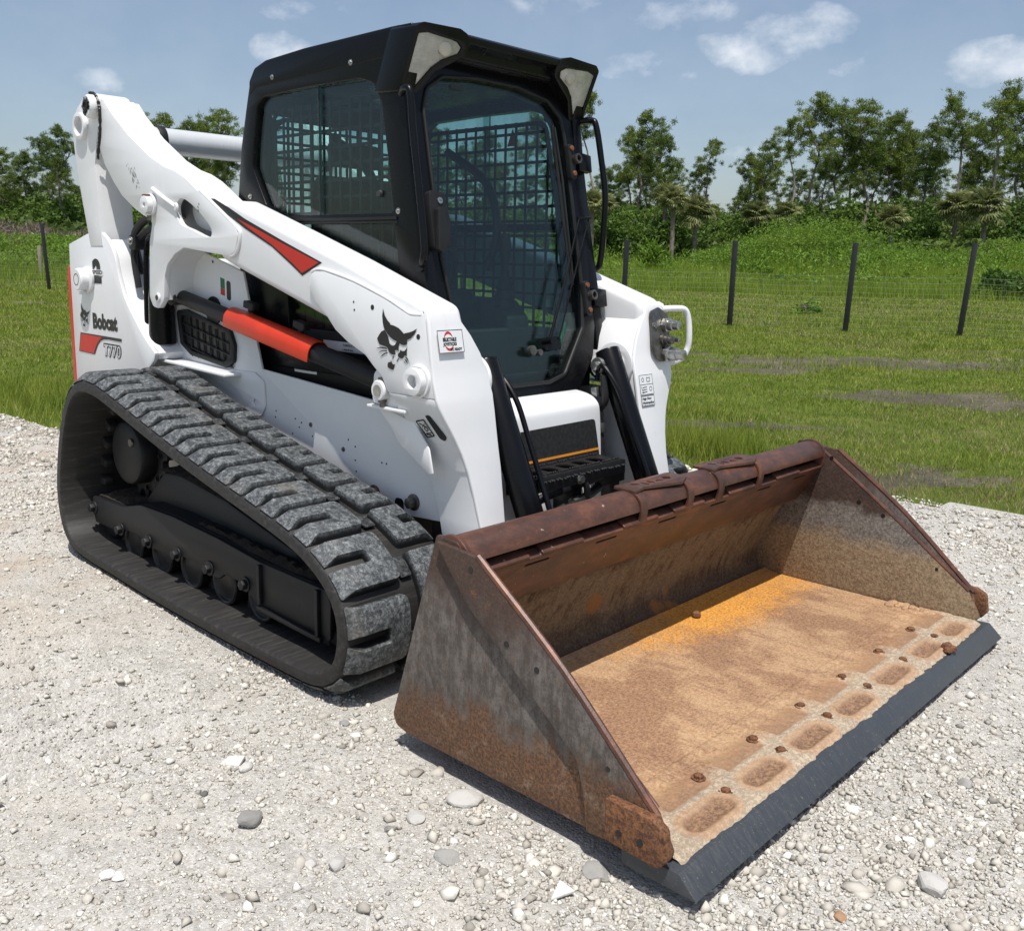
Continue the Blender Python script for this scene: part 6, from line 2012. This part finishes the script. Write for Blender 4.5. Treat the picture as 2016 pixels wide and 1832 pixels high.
def track(s, LO):
    n = 220; vs_, fs_ = [], []
    prof = [(Y0 + .010, 0.0), (Y0, .008), (Y0, .038), (Y0 + .012, .050), (Y1 - .012, .050), (Y1, .038), (Y1, .008), (Y1 - .010, .0)]
    k = len(prof)
    for i in range(n):
        for y, h in prof:
            p = track_pt(TL * i / n, h); vs_.append((p[0], y * s, p[1]))
    for i in range(n):
        for j in range(k):
            a, b = i * k + j, i * k + (j + 1) % k; c, d = ((i + 1) % n) * k + (j + 1) % k, ((i + 1) % n) * k + j
            fs_.append((a, b, c, d))
    b = MB()
    V = [b.bm.verts.new(v) for v in vs_]
    for f in fs_: b.bm.faces.new([V[q] for q in f])
    belt = b.build('rubber_track', 'belt', LOADER, 0, ang=50)
    # lug outlines in belt space: (along, across)
    w = .073
    def C(outer):
        yo, yi, slot = (Y0 + .006, -.765, -.84) if outer else (Y1 - .006, -.705, -.635)
        P = [(-w, yo), (-w, yi), (w, yi), (w, yo), (.018, yo), (.018, slot), (-.018, slot), (-.018, yo)]
        return P
    rr = random.Random(11)
    for i in range(NP):
        s0 = i * PITCH
        for kind in ('outer', 'inner', 'mid'):
            c = s0 + (PITCH / 2 if kind == 'inner' else 0)
            if kind == 'mid':
                q = MB()
                for dy, ds in ((-.733, .0), (-.733, PITCH / 2)):
                    q.plate(rounded([(-.028, dy - .022), (.028, dy - .022), (.028, dy + .022), (-.028, dy + .022)], .006), 'xy', .0495, .066)
            else:
                q = MB(); q.plate(rounded(C(kind == 'outer'), [.006, .02, .02, .006, .004, .008, .008, .004], 3), 'xy', .0495, .084)
            bm = q.bm
            bmesh.ops.recalc_face_normals(bm, faces=bm.faces)
            es = [e for e in bm.edges if len(e.link_faces) == 2 and e.calc_face_angle(0) > rad(38) and max(v.co.z for v in e.verts) > .06]
            bmesh.ops.bevel(bm, geom=es, offset=.007, segments=2, profile=.6, affect='EDGES', clamp_overlap=True)
            # cut the top so it can follow the curve of the belt
            if kind != 'mid':
                bmesh.ops.bisect_plane(bm, geom=bm.verts[:] + bm.edges[:] + bm.faces[:], plane_co=(0, (Y0 + .046) if kind == 'outer' else (Y1 - .046), 0), plane_no=(0, 1, 0))
            for xx in (-.046, -.018, 0, .018, .046):
                bmesh.ops.bisect_plane(bm, geom=bm.verts[:] + bm.edges[:] + bm.faces[:], plane_co=(xx, 0, 0), plane_no=(1, 0, 0))
            lay = bm.verts.layers.float.new('worn_top')
            for v in bm.verts:
                v[lay] = (v.co.z - .05) / (.034 if kind != 'mid' else .016)
                ed_ = (v.co.y - Y0) if kind == 'outer' else (Y1 - v.co.y)
                if kind != 'mid' and ed_ < .045: v.co.z = .0495 + (v.co.z - .0495) * (.10 + .90 * max(0, ed_ - .006) / .039)
                flare = 1.0 if v.co.z > .06 else (1.13 if abs(v.co.x) > .03 else .55)
                p = track_pt(c + v.co.x * flare + (PITCH / 4 if kind == 'mid' else 0), v.co.z)
                v.co = Vector((p[0], v.co.y * s, p[1]))
            q.build('tread_lug' if kind != 'mid' else 'center_block', 'rubber', belt, 0, ang=40)
    # drive bars on the inside of the belt
    if s == 1:
        for i in range(NP * 2):
            for dy in (-.80, -.70):
                P = [track_pt(i * PITCH / 2 + a, h) for a, h in ((-.022, .001), (.022, .001), (.014, -.05), (-.014, -.05))]
                q = MB(); q.plate([(p[0], p[1]) for p in P], 'xz', dy - .02, dy + .02); q.build('guide_tooth', 'belt', belt, .004)
    # undercarriage
    TFp = rounded([(.782, .262), (.782, .192), (.800, .150), (1.02, .150), (1.06, .172), (1.20, .172), (1.25, .145), (1.44, .142), (1.48, .165), (1.62, .165), (1.66, .140), (1.80, .140), (1.84, .165), (1.93, .165),
                   (1.98, .148), (2.06, .105), (2.43, .092), (2.465, .10), (2.47, .22), (2.45, .262), (2.074, .268), (1.808, .292), (1.48, .308), (1.225, .305), (1.066, .268)], .012)
    m = MB(); m.plate(TFp, 'xz', -.890, -.872); m.plate(TFp, 'xz', -.640, -.622)
    m.plate([(.79, .20), (.79, .262), (1.066, .268), (1.225, .305), (1.48, .308), (1.808, .292), (2.074, .268), (2.45, .262), (2.45, .22)], 'xz', -.871, -.641)
    tf = m.build('track_frame', 'dblack', LOADER, .005, flip=s)
    m = MB(); m.plate([(1.06, .270), (1.24, .430), (1.40, .44), (1.70, .40), (1.95, .345), (2.15, .30), (2.2, .26)], 'xz', -.80, -.56); m.build('frame_hump', 'dblack', tf, .02, flip=s)
    # dirt lying on the frame
    rr2 = random.Random(4)
    q = MB()
    for x0, x1, y0_, y1_, zf, amp in [(.80, 1.05, -.868, -.60, lambda x: .266, .020), (1.22, 1.75, -.80, -.60, lambda x: .432 - max(0, x - 1.4) * .12, .016), (1.60, 2.42, -.866, -.815, lambda x: .30 - max(0, x - 1.5) * .05, .022)]:
        nx, ny = int((x1 - x0) / .018), max(3, int((y1_ - y0_) / .018)); grid = []
        for a in range(nx + 1):
            for b_ in range(ny + 1):
                x = x0 + (x1 - x0) * a / nx; y = y0_ + (y1_ - y0_) * b_ / ny
                e = min(a, nx - a, b_, ny - b_)
                grid.append(q.bm.verts.new((x, y, zf(x) + (.001 if e == 0 else amp * rr2.uniform(.2, 1)))))
        for a in range(nx):
            for b_ in range(ny):
                g0 = a * (ny + 1) + b_; q.bm.faces.new([grid[g0], grid[g0 + ny + 1], grid[g0 + ny + 2], grid[g0 + 1]])
    tag(q.build('dirt', 'mud', tf, 0, flip=s), kind='stuff')
    m = MB(); m.plate(rounded([(2.075, .118), (2.075, .262), (2.09, .262), (2.09, .125)], .003), 'xz', -.905, -.889); m.plate([(2.07, .100), (2.43, .088), (2.43, .104), (2.07, .116)], 'xz', -.905, -.889)
    m.plate([(2.405, .10), (2.405, .258), (2.42, .258), (2.42, .10)], 'xz', -.905, -.889); m.build('frame_rib', 'dblack', tf, .003, flip=s)
    for x in (1.087, 1.325, 1.554, 1.790, 2.03):
        m = MB()
        for ya in (-.852, -.70):
            m.lathe([(.030, .010), (.062, .012), (.066, .002), (.076, 0), (.080, .006), (.080, .085), (.070, .092), (.040, .096)], (x, ya - .012, .114), 'y', 36)
        ro = m.build('track_roller', 'worn', tf, .003, flip=s)
        hexbolt((x - .045, -.890, .168), 'y', -1, .019, .024).build('roller_bolt', 'dblack', tf, .002, flip=s)
    hexbolt((.80, -.890, .215), 'y', -1, .019, .024).build('roller_bolt', 'dblack', tf, .002, flip=s)
    m = MB(); m.lathe([(.05, 0), (.135, .004), (.150, .02), (.150, .15), (.135, .17), (.05, .174)], (2.440, -.85, .200), 'y', 40); m.build('idler_wheel', 'dblack', tf, .004, flip=s)
    m = MB(); m.lathe([(.05, 0), (.085, .004), (.095, .02), (.095, .15), (.085, .17), (.05, .174)], (.845, -.85, .170), 'y', 32); m.build('idler_wheel', 'dblack', tf, .004, flip=s)
    # drive sprocket and motor
    pts = []
    nt_ = 17
    for k_ in range(nt_):
        a = 360 / nt_ * k_
        for da, r in ((-5.5, .178), (-3, .206), (3, .206), (5.5, .178), (8, .168), (13, .168)):
            pts.append((1.005 + r * math.cos(rad(a + da)), .475 + r * math.sin(rad(a + da))))
    m = MB(); m.plate(pts, 'xz', -.765, -.735)
    sp = m.build('drive_sprocket', 'dblack', tf, .003, flip=s)
    m = MB(); m.lathe([(.10, -.07), (.128, -.06), (.135, -.04), (.135, .03)], (1.005, -.775, .475), 'y', 40); m.build('drive_motor', 'dblack', sp, .003, flip=s)
    for k_ in range(9):
        hexbolt((1.005 + .155 * math.cos(rad(40 * k_)), -.766, .475 + .155 * math.sin(rad(40 * k_))), 'y', -1, .010).build('sprocket_bolt', 'dblack', sp, flip=s)
    m = MB(); m.lathe([(.018, 0), (.016, -.006)], (1.075, -.846, .53), 'y', 14); m.build('drain_plug', 'dsteel', sp, flip=s)
    return belt


track(1, 0); track(-1, 0)

# ------------------------------------------------------------------ bucket
m = MB()
wallp = smooth_path([(3.68, .012), (3.40, .012), (3.10, .012), (2.985, .018), (2.935, .045), (2.920, .09), (2.940, .16), (2.985, .25), (3.045, .36), (3.075, .44), (3.10, .50)], 5)
wallp = [(3.835, .012)] + wallp
i_split = min(range(len(wallp)), key=lambda i: abs(wallp[i][0] - 2.96) + abs(wallp[i][1] - .025))
m.sheet(wallp[i_split:], .012, 'xz', -.985, .985)
B = m.build('bucket', 'back', LOADER, 0)
m = MB(); m.sheet(wallp[:i_split + 1], -.012, 'xz', -.985, .985); bf = m.build('bucket_floor', 'floor', B, .002)
if True:
    m = MB(); m.box((3.02, -.98, .0005), (3.80, .98, .011)); m.build('skid_plate', 'bucket', B, .002)
SIDE = rounded([(3.074, .600), (2.901, .050), (2.915, .022), (2.96, .012), (3.60, .010), (3.800, .022), (3.822, .05), (3.775, .132), (3.470, .362), (3.172, .574), (3.152, .596)],
               [.01, .02, .02, .02, 0, .01, .02, .03, .1, .02, .02])
for s in (1, -1):
    m = MB(); m.plate(SIDE, 'xz', -1.000, -.986); sp_ = m.build('side_plate', 'bucket', B, .004, flip=s)
    sp_.data.materials.append(MAT['inner'])
    for p_ in sp_.data.polygons:
        if p_.normal.y * s > .7: p_.material_index = 1
    # the outer cutter strip along the sloping front of the side
    m = MB()
    a_ = [(3.081, .592), (3.235, .580), (3.516, .374), (3.786, .128), (3.800, .030), (3.600, .014), (3.588, .10), (3.566, .178), (3.205, .450)]
    m.plate(rounded(a_, [.01, .02, .1, .02, .01, .01, .05, .05, .05]), 'xz', -1.018, -1.0005, [])
    m.build('side_cutter', 'bucket', B, .005, flip=s)
    m = MB(); m.plate(rounded([(3.671, .141), (3.79, .143), (3.825, .125), (3.834, .062), (3.815, .036), (3.671, .042)], [.005, .02, .02, .01, .01, .005]), 'xz', -1.046, -1.019)
    m.build('wear_plate', 'rust', B, .006, flip=s)
    for x, z, r, yo in [(3.219, .546, .008, -1.018), (3.343, .390, .008, -1.018), (3.441, .355, .008, -1.018), (3.656, .192, .006, -1.018), (3.712, .075, .008, -1.046), (3.768, .078, .008, -1.046)]:
        m = MB(); m.plate(arc(x, z, r, n=14), 'xz', yo - .0012, yo - .0002); m.build('bolt_hole', 'ink', B, flip=s)
        if yo > -1.03:
            m = MB(); m.plate(arc(x, z, r, n=14), 'xz', -.9858, -.9848); m.build('bolt_hole', 'ink', B, flip=s)
    m = MB(); m.tube(smooth_path([(3.235, -1.009, .580), (3.516, -1.009, .374), (3.785, -1.009, .130)], 6), .0098, 8); m.tube(smooth_path([(3.172, -.993, .575), (3.470, -.993, .363), (3.772, -.993, .136)], 6), .0078, 8); m.build('worn_rim', 'tube', B, flip=s)
# torque tube along the top
m = MB(); tp = []
for k in range(15):
    a = rad(200 - k * 14); tp.append((3.128 + .060 * math.cos(a), .543 + .060 * math.sin(a)))
m.sheet(tp, -.008, 'xz', -.985, .985)
m.plate([(3.068, .50), (3.078, .50), (3.076, .545), (3.066, .545)], 'xz', -.985, .985)
tb = m.build('torque_tube', 'tube', B, .001)
for s in (-1, 1):
    m = MB(); m.plate(arc(3.128, .543, .066, n=30), 'xz', min(s * .982, s * .9975), max(s * .982, s * .9975)); m.build('tube_end_cap', 'tube', B, .003)
# lip plate with slots below the tube
m = MB()
LP = (Vector((3.178, 0, .505)), Vector((0, 1, 0)), Vector((3.178 - 3.085, 0, .505 - .355)).normalized(), Vector((1, 0, -.62)).normalized())
slots = [(-.71, -.030), (-.40, -.030), (-.08, -.030), (.23, -.030), (.55, -.030), (.83, -.030)]
m.plate([(-.984, -.175), (.984, -.175), (.984, .0), (-.984, .0)], LP, -.010, 0, [rounded([(y - .05, v), (y + .05, v), (y + .05, v + .010), (y - .05, v + .010)], .004) for y, v in slots])
m.build('lip_plate', 'tube', B, .001)
m = MB(); m.plate([(-.984, -.003), (.984, -.003), (.984, .004), (-.984, .004)], LP, -.03, .004); m.build('lip_weld', 'tube', B, .003)
for yy in (-.85, -.62, -.25, .02, .36, .70):
    m = MB(); m.plate(rounded([(yy - .09, .003), (yy + .09, .003), (yy + .09, .014), (yy - .09, .014)], .004), LP, -.03, .003); m.build('stitch_weld', 'tube', B, .003)
# perforated foot treads on the tube
rr = random.Random(6)
for y0, y1 in [(-.265, .03), (.185, .49)]:
    pth = [(3.082, .628), (3.135, .634), (3.178, .616), (3.198, .585)]
    m = MB()
    FT = (Vector((3.086, 0, .600)), Vector((0, 1, 0)), Vector((1, 0, -.01)).normalized(), Vector((.01, 0, 1)).normalized())
    hl = [arc(y0 + .04 + (y1 - y0 - .08) * (k + .5) / 5, .034 + (k % 2) * .008, .0150, n=14) for k in range(5)]
    m.plate(rounded([(y0, -.006), (y1, -.006), (y1, .074), (y1 - .05, .092), (y0 + .06, .070), (y0, .082)], .012), FT, 0, .009, hl)
    for v in m.bm.verts:
        t = (v.co.y - y0) / (y1 - y0); v.co.z += (.005 * math.sin(t * math.pi * 2.2 + .5) - .10 * max(0, v.co.x - 3.135)) * min(1, max(0, (v.co.x - 3.08) / .05))
    f = m.build('foot_tread', 'tube', B, .001)
    for ya in (y0, y1 - .034):
        m = MB(); m.sheet(smooth_path([(3.150, .601), (3.176, .594), (3.190, .572), (3.193, .543), (3.186, .515), (3.180, .500)], 3), -.008, 'xz', ya, ya + .034)
        m.build('tread_leg', 'tube', f, .001)
# cutting edge
m = MB()
m.plate([(3.70, -.016), (3.894, -.016), (3.848, .0285), (3.70, .0225)], 'xz', -1.016, 1.016)
ce = m.build('cutting_edge', 'edge', B, .0015)
# sand and rust covering the rear of the edge, with the worn recesses between the bolts
RIBS = [(-.875, -.700), (-.605, -.450), (-.350, -.180), (-.080, .090), (.205, .385), (.495, .655), (.760, .900)]
nx, ny = 44, 330
yy, tt = np.meshgrid(np.linspace(-.984, .984, ny + 1), np.linspace(0, 1, nx + 1), indexing='ij')
xe = 3.838 + fbm(yy * 4, yy * 0 + 3.3, 4) * .026 + fbm(yy * 50, yy * 0 + 8.8, 3) * .014
xx = 3.58 + (xe - 3.58) * tt
zz = .0262 + sstep(xx, 3.62, 3.68) * .010 + .0045 * vnoise(xx * 70, yy * 70)
zz = zz + (.0255 + .03 * (xx - 3.75) - zz) * sstep(tt, .90, 1.0)
s1, s2 = np.zeros_like(xx), np.zeros_like(xx)
for ya, yb in RIBS:
    dy = np.maximum(np.maximum(ya + .025 - yy, yy - yb + .025), 0); dx = np.abs(xx - 3.782 + .0 * yy)
    dd_ = np.hypot(dx, dy)
    zz -= .008 * (1 - sstep(dd_, .016, .032)); s1 = np.maximum(s1, 1 - sstep(dd_, .022, .062)); s2 = np.maximum(s2, 1 - sstep(dd_, .014, .044))
    # the dished patch behind each recess
    yc_ = (ya + yb) / 2 + .035; e = np.maximum(np.abs(yy - yc_) - .085, 0)
    q_ = sstep(xx, 3.60, 3.70) * (1 - sstep(xx, 3.706, 3.722)) * (1 - sstep(e, 0, .02))
    zz -= .005 * q_; s2 = np.maximum(s2, .62 * q_); s1 = np.maximum(s1, .45 * q_)
zz[:, -1] -= .006; zz[:, 0] -= .004; zz[0, :] -= .004; zz[-1, :] -= .004
idx = np.arange(xx.size).reshape(xx.shape)
q = np.stack([idx[:-1, :-1], idx[1:, :-1], idx[1:, 1:], idx[:-1, 1:]], -1).reshape(-1, 4)[:, ::-1]
cr_ = raw('sand_crust', np.stack([xx.ravel(), yy.ravel(), zz.ravel()], -1), q, MAT['floor'], B, True)
at_ = cr_.data.attributes.new('stain', 'FLOAT_VECTOR', 'POINT')
at_.data.foreach_set('vector', np.stack([s1.ravel(), s2.ravel(), s1.ravel() * 0], -1).astype(np.float32).ravel())
for x, ys in [(3.759, (-.676, -.397, -.122, .150, .430, .710)), (3.676, (-.666, -.394, -.118, .159, .440, .718))]:
    for y in ys:
        hexbolt((x, y, .036), 'z', 1, .0130, .009).build('plow_bolt', 'rust', B, .002)
m = MB()
for k in range(5): m.lathe([(.006, 0), (.016, .004), (.012, .016), (.003, .02)], (3.835 + rr.gauss(0, .008), .633 + rr.gauss(0, .014), .034), 'z', 7)
m.build('rust_flake', 'rust', B, .001)
m = MB(); m.lathe([(.008, 0), (.018, .006), (.015, .020), (.004, .026)], (3.06, .30, .024), 'z', 8); m.build('dirt_clod', 'rust', B, .002)
q = MB(); rr = random.Random(12)
for k in range(60):                                              # sand caught in the far front corner
    x = rr.uniform(3.50, 3.80); y = .98 - abs(rr.gauss(0, .02)); r = rr.uniform(.006, .02)
    q.lathe([(r, -.003), (r * .9, r * .25), (r * .5, r * .55), (r * .1, r * .6)], (x, y, .026), 'z', 6)
tag(q.build('caked_sand', 'floor', B, 0), kind='stuff')
